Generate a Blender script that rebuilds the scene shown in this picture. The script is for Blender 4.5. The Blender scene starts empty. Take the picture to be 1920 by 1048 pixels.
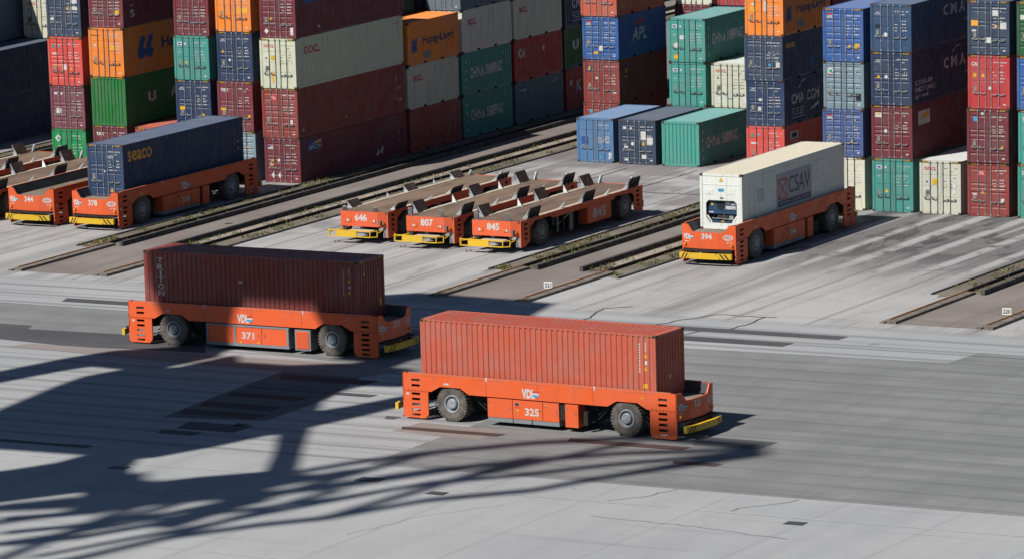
import bpy, bmesh, math, random
from mathutils import Vector, Matrix
random.seed(7)
sc = bpy.context.scene
R = math.radians
# ------------------------------------------------------------------ camera, sky, sun, exposure
cam_d = bpy.data.cameras.new("camera"); cam = bpy.data.objects.new("camera", cam_d)
sc.collection.objects.link(cam); sc.camera = cam
cam.location = (166.3426, -266.4217, 44.8992)
cam.rotation_euler = (1.3079, 0.0427, 0.5707)
cam_d.sensor_width = 36; cam_d.lens = 10132.23/1920*36
cam_d.shift_x = 584.46/1920; cam_d.shift_y = 1058.59/1920
cam_d.clip_start = 1; cam_d.clip_end = 3000
sunv = Vector((-.335, -.87, 1)).normalized()          # towards the sun
el = math.asin(sunv.z); az = math.atan2(sunv.x, sunv.y)
w = bpy.data.worlds.new("World"); sc.world = w; w.use_nodes = True
nt = w.node_tree; sky = nt.nodes.new('ShaderNodeTexSky'); sky.sky_type = 'NISHITA'; sky.sun_disc = False
sky.sun_elevation = el; sky.sun_rotation = az; sky.dust_density = .1; sky.ozone_density = 4
nt.links.new(sky.outputs[0], nt.nodes['Background'].inputs[0]); nt.nodes['Background'].inputs[1].default_value = .041
sun_d = bpy.data.lights.new("sun", 'SUN'); sun = bpy.data.objects.new("sun", sun_d); sc.collection.objects.link(sun)
sun_d.energy = 4.85; sun_d.angle = R(.55); sun_d.color = (1, .955, .9)
sun.rotation_euler = sunv.to_track_quat('Z', 'Y').to_euler()
sc.view_settings.view_transform = 'Standard'; sc.view_settings.look = 'None'
sc.view_settings.exposure = .65; sc.view_settings.gamma = 1
sc.cycles.max_bounces = 4; sc.cycles.diffuse_bounces = 3; sc.cycles.glossy_bounces = 2
C = sc.collection

# ------------------------------------------------------------------ materials
def lin(c): c /= 255; return c/12.92 if c <= .04045 else ((c+.055)/1.055)**2.4
def PX(r, g, b, k=1.0): return tuple(min(.9, lin(v)*k) for v in (r, g, b))
MATS = {}
ALB = .64
class NT:
    def __init__(s, name):
        s.m = bpy.data.materials.new(name); s.m.use_nodes = True; s.t = s.m.node_tree; s.n = s.t.nodes
        s.b = s.n['Principled BSDF']
    def new(s, typ, **kw):
        n = s.n.new(typ)
        for k, v in kw.items(): setattr(n, k, v)
        return n
    def link(s, a, b): s.t.links.new(a, b)
    def coord(s, which='Object', scale=(1, 1, 1), rot=(0, 0, 0)):
        if which == 'World':
            g = s.new('ShaderNodeNewGeometry'); src = g.outputs['Position']
        else:
            g = s.new('ShaderNodeTexCoord'); src = g.outputs[which]
        mp = s.new('ShaderNodeMapping'); mp.inputs['Scale'].default_value = scale; mp.inputs['Rotation'].default_value = rot
        s.link(src, mp.inputs['Vector']); return mp.outputs['Vector']
    def noise(s, vec, scale, detail=4, rough=.55, dist=0):
        n = s.new('ShaderNodeTexNoise'); n.inputs['Scale'].default_value = scale; n.inputs['Detail'].default_value = detail
        n.inputs['Roughness'].default_value = rough; n.inputs['Distortion'].default_value = dist
        s.link(vec, n.inputs['Vector']); return n.outputs['Fac']
    def ramp(s, fac, a, b, lo=0, hi=1):
        n = s.new('ShaderNodeMapRange'); n.inputs[1].default_value = a; n.inputs[2].default_value = b
        n.inputs[3].default_value = lo; n.inputs[4].default_value = hi; n.interpolation_type = 'SMOOTHSTEP'
        s.link(fac, n.inputs[0]); return n.outputs[0]
    def mix(s, fac, a, b, mode='MIX'):
        n = s.new('ShaderNodeMix', data_type='RGBA', blend_type=mode)
        for i, v in ((0, fac), (6, a), (7, b)):
            if hasattr(v, 'links') or hasattr(v, 'is_output'): s.link(v, n.inputs[i])
            else: n.inputs[i].default_value = v if i == 0 else (*v[:3], 1)
        return n.outputs[2]
    def mul(s, a, b, op='MULTIPLY'):
        n = s.new('ShaderNodeMath', operation=op)
        for i, v in ((0, a), (1, b)):
            if hasattr(v, 'is_output'): s.link(v, n.inputs[i])
            else: n.inputs[i].default_value = v
        return n.outputs[0]
    def sep(s, vec):
        n = s.new('ShaderNodeSeparateXYZ'); s.link(vec, n.inputs[0]); return n.outputs
    def done(s, col, rough=.6, bump=None, dist=.01, metal=0, spec=.5):
        if hasattr(col, 'is_output'): s.link(s.mix(1.0, col, (ALB, ALB, ALB), 'MULTIPLY'), s.b.inputs['Base Color'])
        else: s.b.inputs['Base Color'].default_value = (*dark(col, ALB), 1)
        if hasattr(rough, 'is_output'): s.link(rough, s.b.inputs['Roughness'])
        else: s.b.inputs['Roughness'].default_value = rough
        s.b.inputs['Metallic'].default_value = metal; s.b.inputs['Specular IOR Level'].default_value = spec
        if bump is not None:
            bn = s.new('ShaderNodeBump'); bn.inputs['Distance'].default_value = dist; bn.inputs['Strength'].default_value = .6
            s.link(bump, bn.inputs['Height']); s.link(bn.outputs[0], s.b.inputs['Normal'])
        return s.m
def dark(c, k): return tuple(v*k for v in c)
def paint(name, col, wear=.35, rough=.55, chalk=.3):
    """weathered container / machine paint: faded patches, vertical dirt runs, rust spots"""
    if name in MATS: return MATS[name]
    s = NT(name)
    oi = s.new('ShaderNodeObjectInfo')
    pos = s.coord('World'); add = s.new('ShaderNodeVectorMath', operation='ADD')
    s.link(pos, add.inputs[0]); sc1 = s.new('ShaderNodeVectorMath', operation='SCALE')
    cx = s.new('ShaderNodeCombineXYZ'); s.link(oi.outputs['Random'], cx.inputs[0]); s.link(oi.outputs['Random'], cx.inputs[1])
    s.link(cx.outputs[0], sc1.inputs[0]); sc1.inputs['Scale'].default_value = 37; s.link(sc1.outputs[0], add.inputs[1])
    v = add.outputs[0]
    grey = sum(col)/3
    fade = tuple(c*(1-chalk)+ (grey*.6+.12)*chalk for c in col)
    c = s.mix(s.ramp(s.noise(v, .9, 5), .35, .7), col, fade)
    mp = s.new('ShaderNodeMapping'); mp.inputs['Scale'].default_value = (7, 7, .35); s.link(v, mp.inputs[0])
    runs = s.ramp(s.noise(mp.outputs[0], 1.0, 4, .6), .52, .75, 0, wear)
    c = s.mix(runs, c, dark((grey*.5+col[0]*.3, grey*.45+col[1]*.25, grey*.4+col[2]*.22), .75))
    rust = s.ramp(s.noise(v, 3.3, 8, .68), .66, .74, 0, min(1, wear*1.6))
    c = s.mix(rust, c, (.115, .052, .03))
    scuff = s.ramp(s.noise(v, 6.5, 6, .8, .6), .67, .70, 0, wear*.9); c = s.mix(scuff, c, tuple(x*.5+.16 for x in col))
    c = s.mix(1.0, c, oi.outputs['Color'], 'MULTIPLY')
    MATS[name] = s.done(c, s.ramp(s.noise(v, 2.0, 3), .3, .7, rough-.08, rough+.15), s.noise(v, 1.4, 3) if chalk > .15 else None, .03, spec=.35)
    return MATS[name]
def plain(name, col, rough=.6, metal=0, var=.25, scale=6, spec=.4):
    if name in MATS: return MATS[name]
    s = NT(name); v = s.coord('World')
    c = s.mix(s.ramp(s.noise(v, scale, 5), .3, .72, 0, 1), dark(col, 1-var), tuple(min(.95, x*(1+var*.6)) for x in col))
    MATS[name] = s.done(c, rough, metal=metal, spec=spec); return MATS[name]
white = plain('white_lettering', (.62, .62, .6), .6, var=.15)
greyw = plain('faded_lettering', (.62, .62, .61), .6, var=.25)
yellow = plain('yellow_paint', (.72, .42, .02), .5, var=.15)
blackp = plain('black_paint', (.02, .02, .022), .5)
redp = plain('red_lettering', (.6, .04, .04), .55)
bluep = plain('blue_lettering', (.03, .09, .3), .55)
navyl = plain('navy_lettering', (.03, .045, .13), .55)
cyanp = plain('cyan_decal', (.05, .35, .6), .5)
greenp = plain('green_decal', (.03, .3, .2), .5)
pink = plain('pink_decal', (.8, .12, .2), .5)
orangel = plain('orange_lettering', (.9, .42, .05), .5)
platem = plain('data_plate', (.26, .25, .21), .5)
darkm = plain('dark_recess', (.012, .012, .013), .8)
galv = plain('galvanised_steel', (.36, .38, .38), .45, .3)
galvd = plain('dull_steel', (.16, .17, .18), .55, .2)
casting = plain('rusty_casting', (.10, .06, .045), .75, var=.55, scale=9)
under = plain('chassis_black', (.013, .013, .014), .7, var=.5)

# ------------------------------------------------------------------ mesh builder
class MB:
    def __init__(s): s.v = []; s.f = []; s.mi = []
    def face(s, pts, m=0):
        b = len(s.v); s.v += [tuple(p) for p in pts]; s.f.append(tuple(range(b, b+len(pts)))); s.mi.append(m)
    def box(s, x0, x1, y0, y1, z0, z1, m=0):
        if x0 > x1: x0, x1 = x1, x0
        if y0 > y1: y0, y1 = y1, y0
        b = len(s.v)
        s.v += [(x0, y0, z0), (x1, y0, z0), (x1, y1, z0), (x0, y1, z0), (x0, y0, z1), (x1, y0, z1), (x1, y1, z1), (x0, y1, z1)]
        for q in ((0, 3, 2, 1), (4, 5, 6, 7), (0, 1, 5, 4), (1, 2, 6, 5), (2, 3, 7, 6), (3, 0, 4, 7)):
            s.f.append(tuple(b+i for i in q)); s.mi.append(m)
    def prism(s, pts, axis, a, b, m=0):
        """closed polygon pts (2-D) extruded along axis from a to b"""
        def P(p, t):
            return {'x': (t, p[0], p[1]), 'y': (p[0], t, p[1]), 'z': (p[0], p[1], t)}[axis]
        n = len(pts); i0 = len(s.v)
        s.v += [P(p, a) for p in pts] + [P(p, b) for p in pts]
        s.f.append(tuple(i0+i for i in range(n))[::-1]); s.mi.append(m)
        s.f.append(tuple(i0+n+i for i in range(n))); s.mi.append(m)
        for i in range(n):
            j = (i+1) % n; s.f.append((i0+i, i0+j, i0+n+j, i0+n+i)); s.mi.append(m)
    def rod(s, p, q, r, n=6, m=0):
        p, q = Vector(p), Vector(q); d = (q-p).normalized()
        u = d.orthogonal().normalized(); t = d.cross(u); i0 = len(s.v)
        for c in (p, q):
            for k in range(n):
                a = 2*math.pi*k/n; s.v.append(tuple(c+r*(math.cos(a)*u+math.sin(a)*t)))
        for k in range(n):
            j = (k+1) % n; s.f.append((i0+k, i0+j, i0+n+j, i0+n+k)); s.mi.append(m)
        s.f.append(tuple(i0+k for k in range(n))[::-1]); s.mi.append(m); s.f.append(tuple(i0+n+k for k in range(n))); s.mi.append(m)
    def beam(s, p, q, w, h, m=0):
        """flat bar between two points, w across (horizontal), h tall"""
        p, q = Vector(p), Vector(q); d = (q-p).normalized()
        side = d.cross(Vector((0, 0, 1))); side = side.normalized() if side.length > 1e-4 else Vector((1, 0, 0)); up = side.cross(d).normalized()
        i0 = len(s.v)
        for c in (p, q):
            for a, b in ((-1, -1), (1, -1), (1, 1), (-1, 1)): s.v.append(tuple(c+side*w/2*a+up*h/2*b))
        for q4 in ((0, 1, 2, 3), (7, 6, 5, 4), (0, 4, 5, 1), (1, 5, 6, 2), (2, 6, 7, 3), (3, 7, 4, 0)):
            s.f.append(tuple(i0+i for i in q4)); s.mi.append(m)
    def ring(s, c, axis, prof, n=32, m=0):
        """lathe: prof is a list of (radius, offset along axis)"""
        i0 = len(s.v); k = len(prof)
        for i in range(n):
            a = 2*math.pi*i/n; ca, sa = math.cos(a), math.sin(a)
            for r, o in prof:
                s.v.append((c[0]+o, c[1]+r*ca, c[2]+r*sa) if axis == 'x' else (c[0]+r*ca, c[1]+o, c[2]+r*sa))
        for i in range(n):
            j = (i+1) % n
            for q in range(k-1):
                s.f.append((i0+i*k+q, i0+i*k+q+1, i0+j*k+q+1, i0+j*k+q)); s.mi.append(m)
    def mesh(s, name, nm=None):
        me = bpy.data.meshes.new(name); me.from_pydata(s.v, [], s.f)
        for _ in range(nm or (max(s.mi)+1 if s.mi else 1)): me.materials.append(None)
        me.polygons.foreach_set('material_index', s.mi); me.update(); return me
def ob(name, me, parent=None, mats=(), label=None):
    o = bpy.data.objects.new(name, me); C.objects.link(o); o.parent = parent
    mats = mats if isinstance(mats, (list, tuple)) else [mats]
    for i, sl in enumerate(o.material_slots):
        sl.link = 'OBJECT'; sl.material = mats[min(i, len(mats)-1)]
    if label: o['label'] = label
    if parent: o.color = parent.color
    return o
def root(name, loc, label, cat, group=None, rz=0):
    o = bpy.data.objects.new(name, None); C.objects.link(o); o.location = loc; o.rotation_euler = (0, 0, rz)
    o.empty_display_size = .3; o['label'] = label; o['category'] = cat
    if group: o['group'] = group
    q = random.Random(hash((round(loc[0], 1), round(loc[1], 1), round(loc[2], 1)))); k_ = q.uniform(.84, 1.04)
    o.color = (k_*q.uniform(.97, 1.02), k_*q.uniform(.97, 1.03), k_*q.uniform(.96, 1.04), 1)
    return o
def struct(name, me, mats, kind='structure'):
    o = ob(name, me, None, mats); o['kind'] = kind; return o

# ------------------------------------------------------------------ lettering
TXT = {}
def text_polys(s, bold=0.0):
    key = (s, bold)
    if key in TXT: return TXT[key]
    cu = bpy.data.curves.new('t', 'FONT'); cu.body = s; cu.size = 1; cu.resolution_u = 3; cu.offset = bold
    o = bpy.data.objects.new('t', cu); C.objects.link(o); dg = bpy.context.evaluated_depsgraph_get()
    me = bpy.data.meshes.new_from_object(o.evaluated_get(dg)); bpy.data.objects.remove(o); bpy.data.curves.remove(cu)
    vs = [tuple(v.co[:2]) for v in me.vertices]; fs = [tuple(p.vertices) for p in me.polygons]; bpy.data.meshes.remove(me)
    x0, x1 = min(v[0] for v in vs), max(v[0] for v in vs); y0, y1 = min(v[1] for v in vs), max(v[1] for v in vs)
    vs = [((v[0]-x0)/(x1-x0), (v[1]-y0)/(y1-y0)) for v in vs]
    TXT[key] = (vs, fs); return TXT[key]
class Decal:
    """flat artwork in (s, t) metres, then laid on a surface by a mapping (s, t, lift) -> xyz"""
    def __init__(d): d.v = []; d.f = []; d.m = []; d.mats = []
    def mi(d, mat):
        if mat not in d.mats: d.mats.append(mat)
        return d.mats.index(mat)
    def poly(d, pts, mat, lift=0):
        b = len(d.v); d.v += [(p[0], p[1], lift) for p in pts]; d.f.append(tuple(range(b, b+len(pts)))); d.m.append(d.mi(mat))
    def rect(d, s0, s1, t0, t1, mat, lift=0): d.poly([(s0, t0), (s1, t0), (s1, t1), (s0, t1)], mat, lift)
    def disc(d, s, t, rs, rt, mat, lift=0, n=14): d.poly([(s+rs*math.cos(2*math.pi*i/n), t+rt*math.sin(2*math.pi*i/n)) for i in range(n)], mat, lift)
    def ring(d, s, t, rs, rt, w, mat, lift=0, n=20):
        for i in range(n):
            a, b = 2*math.pi*i/n, 2*math.pi*(i+1)/n
            d.poly([(s+rs*math.cos(a), t+rt*math.sin(a)), (s+rs*math.cos(b), t+rt*math.sin(b)),
                    (s+(rs-w)*math.cos(b), t+(rt-w)*math.sin(b)), (s+(rs-w)*math.cos(a), t+(rt-w)*math.sin(a))], mat, lift)
    def text(d, st, s0, s1, t0, t1, mat, lift=.002, bold=.015, slant=0):
        vs, fs = text_polys(st, bold); b = len(d.v)
        d.v += [(s0+(s1-s0)*x+slant*(y*(t1-t0)), t0+(t1-t0)*y, lift) for x, y in vs]
        for f in fs: d.f.append(tuple(b+i for i in f)); d.m.append(d.mi(mat))
    def vtext(d, st, s, t1, cw, ch, gap, mat):
        for k, chr_ in enumerate(st):
            if chr_ != ' ': 
                ww = cw*(.35 if chr_ == 'I' else 1); d.text(chr_, s+(cw-ww)/2, s+(cw+ww)/2, t1-(k+1)*ch-k*gap, t1-k*(ch+gap), mat)
    def dashes(d, s0, s1, t0, t1, mat, rows=1, seed=1, lift=.002):
        rnd = random.Random(seed); h = (t1-t0)/rows
        for r in range(rows):
            s = s0+rnd.uniform(0, .03)
            while s < s1-.03:
                wd = rnd.uniform(.03, .09)
                if rnd.random() < .8: d.rect(s, min(s1, s+wd), t0+h*(r+.25), t0+h*(r+.8), mat, lift)
                s += wd+rnd.uniform(.012, .04)
    def build(d, name, parent, mapf, breaks=None):
        if not d.f: return
        me = bpy.data.meshes.new(name); me.from_pydata([(a, b, c) for a, b, c in d.v], [], d.f)
        for m_ in d.mats: me.materials.append(m_)
        me.polygons.foreach_set('material_index', d.m)
        if breaks:
            bm = bmesh.new(); bm.from_mesh(me); lo = min(v[0] for v in d.v); hi = max(v[0] for v in d.v)
            for c in breaks:
                if lo < c < hi:
                    bmesh.ops.bisect_plane(bm, geom=bm.verts[:]+bm.edges[:]+bm.faces[:], plane_co=(c, 0, 0), plane_no=(1, 0, 0), dist=1e-5)
            bm.to_mesh(me); bm.free()
        for v in me.vertices: v.co = mapf(*v.co)
        me.update(); o = bpy.data.objects.new(name, me); C.objects.link(o); o.parent = parent; return o

# ------------------------------------------------------------------ container
W = 2.438; S20, S40 = 6.058, 12.192; HS, HH = 2.591, 2.896
PIT = .278
def corr_profile(a, b, pitch=PIT, depth=.038):
    """list of (position, inward depth) along a..b"""
    n = max(1, int(round((b-a)/pitch))); p = (b-a)/n; out = [(a, 0)]
    for i in range(n):
        o = a+i*p; out += [(o+.30*p, 0), (o+.42*p, depth), (o+.68*p, depth), (o+.80*p, 0)]
    out.append((b, 0)); return out
def depth_at(prof, t):
    for (a, da), (b, db) in zip(prof, prof[1:]):
        if a <= t <= b: return da if b == a else da+(db-da)*(t-a)/(b-a)
    return 0
PROF = {L: corr_profile(.16, L-.16) for L in (S20, S40)}
PROFF = corr_profile(.13, W-.13, .245, .042)
CM = {}
def cmesh(key, fn):
    if key not in CM: CM[key] = fn()
    return CM[key]
def m_side(L, H, flat=False):
    b = MB(); pr = PROF[L] if not flat else [(.16, 0), (L-.16, 0)]; z0, z1 = .155, H-.062
    for (a, da), (c, dc) in zip(pr, pr[1:]): b.face([(-.008-da, a, z0), (-.008-dc, c, z0), (-.008-dc, c, z1), (-.008-da, a, z1)])
    return b.mesh('side_wall')
def m_endwall(H):
    b = MB(); z0, z1 = .13, H-.10
    for (a, da), (c, dc) in zip(PROFF, PROFF[1:]): b.face([(a, .02+da, z0), (c, .02+dc, z0), (c, .02+dc, z1), (a, .02+da, z1)])
    return b.mesh('end_wall')
def m_roof(L, H, flat=False):
    b = MB(); pr = corr_profile(.32, L-.32, .278, .032) if not flat else [(.32, 0), (L-.32, 0)]; z = H-.012
    for (a, da), (c, dc) in zip(pr, pr[1:]): b.face([(.06, a, z-da), (W-.06, a, z-da), (W-.06, c, z-dc), (.06, c, z-dc)])
    for y0, y1 in ((.1, .32), (L-.32, L-.1)): b.box(.06, W-.06, y0, y1, z-.03, z+.004)
    return b.mesh('roof')
def m_frame(L, H, door):
    b = MB()
    for x0, x1 in ((0, .13), (W-.13, W)):
        for y0, y1 in ((0.004, .16), (L-.16, L-.004)): b.box(x0+.002, x1-.002, y0, y1, .118, H-.118)
    for x0, x1 in ((0.002, .06), (W-.06, W-.002)):
        b.box(x0, x1, .178, L-.178, H-.062, H-.004)
        # bottom rail with fork pockets on 20 ft boxes
        segs = [(.178, L-.178)]
        if L < 7:
            c = L/2; segs = [(.178, c-1.21), (c-.85, c+.85), (c+1.21, L-.178)]
            for q in (c-1.03, c+1.03): b.box(.05, W-.05, q-.178, q+.178, .03, .15, 2); b.box(x0, x1, q-.179, q+.179, .128, .155)
        for a, c_ in segs: b.box(x0, x1, a, c_, .012, .155)
    b.box(.061, W-.061, .178, L-.178, .08, .14, 2)
    for y0, y1 in ((.01, .14), (L-.14, L-.01)):
        b.box(.163, W-.163, y0, y1, .02, .135); b.box(.163, W-.163, y0, y1, H-.115, H-.006)
    # corner castings with their apertures
    for x in (0, 1):
        for y in (0, 1):
            for z in (0, 1):
                x0 = -.003 if x == 0 else W-.159; y0 = -.003 if y == 0 else L-.175; z0 = 0 if z == 0 else H-.118
                b.box(x0, x0+.162, y0, y0+.178, z0, z0+.118, 1)
                ye = y0-.0012 if y == 0 else y0+.178+.0012
                b.box(x0+.045, x0+.117, min(ye, y0+.09), max(ye, y0+.09), z0+.03, z0+.09, 2)
                xe = x0-.0012 if x == 0 else x0+.162+.0012
                b.box(min(xe, x0+.08), max(xe, x0+.08), y0+.05, y0+.13, z0+.03, z0+.09, 2)
    return b.mesh('frame', 3)
DOORP = {'A': [.90, .62, .53, .44, .14], 'B': [.75, .52, .30], 'C': [.93, .80, .66, .54, .42, .30, .12], 'D': [.92, .84, .64, .56, .30, .12]}
def m_door(H, style, left):
    b = MB(); z0, z1 = .14, H-.12; x0, x1 = (.135, W/2-.006) if left else (W/2+.006, W-.135)
    yo = .028; f = .05
    b.box(x0, x0+f, yo, yo+.05, z0, z1); b.box(x1-f, x1, yo, yo+.05, z0, z1)
    deep, up, flat, dn = (.034, .018, .045, .05) if style != 'B' else (.02, .01, .02, .012)
    pr = [(z0, 0)]; hh = z1-z0
    for c in sorted(DOORP[style]):
        z = z0+hh*c; pr += [(z-flat/2-dn, 0), (z-flat/2, deep), (z+flat/2, deep), (z+flat/2+up, 0)]
    pr.append((z1, 0))
    m0, m1 = x0+f, x1-f
    for (a, da), (c, dc) in zip(pr, pr[1:]):
        b.face([(m0+.04*(da > 0), yo+.006+da, a), (m1-.04*(da > 0), yo+.006+da, a), (m1-.04*(dc > 0), yo+.006+dc, c), (m0+.04*(dc > 0), yo+.006+dc, c)])
        if da or dc:
            for e, sg in ((m0, 1), (m1, -1)): b.face([(e, yo+.006, a), (e+.04*sg*(da > 0), yo+.006+da, a), (e+.04*sg*(dc > 0), yo+.006+dc, c), (e, yo+.006, c)])
    for hz in (.12, .37, .63, .88):       # hinges
        hx = x0-.02 if left else x1-.015
        b.box(hx, hx+.035, yo-.018, yo+.01, z0+hh*hz-.05, z0+hh*hz+.05)
    return b.mesh('door')
def m_rod(H, x, hdir):
    b = MB(); z0, z1 = .06, H-.05; y = .0
    b.rod((x, y, z0), (x, y, z1), .019, 6)
    for z in (z0, z1-.06): b.box(x-.045, x+.045, y-.02, y+.03, z, z+.075)
    for q in (.22, .5, .78): b.box(x-.032, x+.032, y-.012, y+.03, z0+(z1-z0)*q-.025, z0+(z1-z0)*q+.025)
    hz = .80 if hdir > 0 else .86
    b.beam((x, y-.03, hz), (x+hdir*.18, y-.045, hz-.03), .02, .04); b.beam((x+hdir*.18, y-.045, hz-.03), (x+hdir*.37, y-.04, hz+.03), .02, .035)
    b.box(x+hdir*.30-.03, x+hdir*.30+.03, y-.02, y+.03, hz-.06, hz+.06)
    return b.mesh('lock_rod')
def m_stripes(L, H):
    b = MB()
    def strip(P, s0, s1, t0, t1, n):
        b.face([P(s0, t0, 0), P(s1, t0, 0), P(s1, t1, 0), P(s0, t1, 0)], 0)
        st = (s1-s0)/n
        for i in range(n):
            a = s0+i*st
            b.face([P(a+st*.05, t0, .002), P(a+st*.5, t0, .002), P(a+st*.92, t1, .002), P(a+st*.47, t1, .002)], 1)
    for s0, s1 in ((.17, .52), (W-.52, W-.17)):
        strip(lambda s, t, e: (s, .007-e, t), s0, s1, H-.105, H-.02, 4)
        strip(lambda s, t, e: (W-s, L-.007+e, t), s0, s1, H-.105, H-.02, 4)
    for s0, s1 in ((.20, .50), (L-.50, L-.20)):
        strip(lambda s, t, e: (W+.001+e, s, t), s0, s1, H-.056, H-.012, 4)
    return b.mesh('warning_stripes')

PAL = {  # sunlit photo tones turned into base colours
 'navy': PX(38, 60, 96, .95), 'seaco': PX(46, 70, 104, 1.0), 'red': PX(176, 50, 52, 1.1), 'signalred': PX(206, 72, 62, 1.15),
 'maroon': PX(122, 48, 58, 1.0), 'oldmaroon': PX(120, 62, 74, 1.15), 'brown': PX(144, 58, 50, 1.05), 'brick': PX(186, 88, 66, 1.08),
 'triton': PX(142, 62, 52, 1.15), 'orange': PX(240, 126, 32, 1.2), 'teal': PX(64, 146, 134, 1.15), 'green': PX(34, 118, 56, 1.1),
 'brightgreen': PX(24, 146, 84, 1.1), 'cream': PX(192, 192, 172, 1.36), 'greyblue': PX(118, 142, 150, 1.15), 'aplblue': PX(46, 92, 156, 1.15),
 'periwinkle': PX(66, 92, 142, 1.1), 'oldblue': PX(70, 110, 155, 1.2), 'white': PX(210, 212, 208, 1.3), 'darkgreen': PX(40, 88, 56, 1.1),
 'slate': PX(96, 112, 126, 1.1), 'dustynavy': PX(50, 66, 92, 1.1), 'aplnavy': PX(30, 60, 120, 1.1), 'midblue': PX(38, 76, 140, 1.1)}
MED = {'cream': .6, 'white': .7, 'oldblue': .6, 'oldmaroon': .55, 'brick': .5, 'triton': .4}
def cpaint(c): return paint('paint_'+c, PAL[c], MED.get(c, .36), chalk=.22)
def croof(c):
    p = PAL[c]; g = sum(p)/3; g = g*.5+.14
    return paint('faded_sky_sheen_roof_'+c, tuple(v*.72+g*.42*k for v, k in zip(p, (.86, 1, 1.25))), .4, .6, chalk=.3)  # chalky fading plus a sky sheen mixed into the colour, lighter and bluer
def door_marks(par, H, style, seed, logo=None, extra=()):
    d = Decal(); rnd = random.Random(seed); z1 = H-.12
    dk = logo in ('oocl',)
    txt = platem if dk else white
    z = z1-.32
    d.dashes(1.42, 1.75, z, z+.09, txt, 1, seed); d.dashes(1.84, 2.28, z, z+.09, txt, 1, seed+1); d.dashes(1.86, 2.06, z-.16, z-.07, txt, 1, seed+5)
    rows = 4
    for k in range(rows):
        zz = z-.52-k*.17
        d.dashes(1.42, 1.68, zz, zz+.07, txt, 1, seed+10+k); d.dashes(1.86, 2.16, zz, zz+.1, txt, 1, seed+20+k)
    d.rect(.33, .50, .93, 1.2, platem)                       # approval plate
    if rnd.random() < .7: d.rect(2.05, 2.2, .22, .29, white)
    def tri(s, t, r=.1, m_=yellow): d.poly([(s-r, t-r*.7), (s+r, t-r*.7), (s, t+r)], m_)
    L_ = z1-.42
    if logo == 'oocl': d.text('OOCL', .27, .98, L_+.02, L_+.2, redp, bold=.03); d.disc(.42, 1.75, .06, .06, bluep); d.rect(.36, .58, 1.05, 1.3, galvd, .003)
    elif logo == 'apl': d.text('APL', .22, .6, L_, L_+.16, white, bold=.03, slant=.2); d.rect(.24, .6, L_+.2, L_+.26, redp)
    elif logo == 'tex': d.text('tex', .25, .78, L_-.05, L_+.2, white, bold=.02)
    elif logo == 'cai': d.text('CAI', .2, .56, L_-.05, L_+.15, white, bold=.03)
    elif logo == 'tal': d.rect(.62, 1.0, L_-.22, L_+.12, redp); d.text('TAL', .65, .97, L_-.1, L_+.07, white, .004, .02)
    elif logo == 'cma':
        d.poly([(.22, L_), (.42, L_+.11), (.6, L_+.1), (.36, L_+.05)], white); d.poly([(.3, L_-.04), (.58, L_+.04), (.5, L_-.02)], white)
        d.dashes(.22, .6, L_-.04, L_+.01, white, 1, 3)
    elif logo == 'cs': d.rect(.25, .58, L_-.02, L_+.17, white); d.disc(.41, L_+.075, .12, .05, bluep, .004); d.disc(.8, L_+.07, .06, .07, white); d.dashes(.28, .55, L_-.46, L_-.39, white, 1, 2)
    elif logo == 'triangle': d.poly([(.22, L_-.1), (.52, L_-.1), (.37, L_+.2)], greenp); d.disc(.8, L_+.04, .07, .08, cyanp); d.rect(.28, .68, L_-.5, L_-.4, white)
    elif logo == 'hapag': d.text('Hapag-Lloyd', .2, .75, L_+.05, L_+.15, blackp, bold=.01); d.disc(.42, L_-.5, .07, .09, greyw)
    elif logo == 'florens':
        d.rect(.22, .58, L_-.18, L_+.2, navyl)
        for k in range(3): d.poly([(.27+.02*k, L_-.1+.1*k), (.4+.03*k, L_-.1+.1*k), (.52, L_+.02+.06*k), (.33+.03*k, L_-.03+.1*k)], yellow, .004)
    elif logo == 'beacon': d.rect(.22, .62, L_-.12, L_+.12, bluep); d.poly([(.34, L_), (.6, L_+.02), (.6, L_+.1), (.45, L_+.08)], yellow, .004); d.rect(.24, .6, L_-.1, L_-.02, white, .004)
    elif logo == 'textainer': d.rect(.22, .62, L_-.12, L_+.14, white); d.poly([(.3, L_+.02), (.6, L_+.02), (.55, L_+.11), (.4, L_+.1)], yellow, .004); d.rect(.26, .6, L_-.09, L_-.02, greyw, .004)
    elif logo == 'emirates': d.rect(.3, .62, L_-.08, L_+.24, white); d.poly([(.36, L_+.2), (.58, L_+.1), (.56, L_-.04), (.42, L_+.1)], greenp, .004)
    elif logo == 'swan': d.disc(.44, L_, .2, .2, white); d.poly([(.3, L_+.05), (.5, L_+.12), (.58, L_-.1), (.4, L_-.06)], greenp, .004); d.poly([(.27, L_-.1), (.55, L_-.16), (.5, L_-.2), (.33, L_-.18)], redp, .004)
    elif logo == 'diamond': d.poly([(.2, L_), (.42, L_+.2), (.68, L_), (.42, L_-.24)], white); d.disc(.45, L_-.02, .1, .08, greenp, .004); d.disc(.45, L_-.6, .12, .12, white)
    elif logo == 'bluedot': d.disc(.5, L_, .14, .13, cyanp); d.disc(.9, L_+.3, .08, .08, white)
    elif logo == 'white': d.rect(.28, .5, L_, L_+.14, white); d.disc(.8, L_+.05, .07, .07, white)
    elif logo == 'ruston': d.dashes(.22, .75, L_, L_+.1, white, 1, 4)
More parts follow.
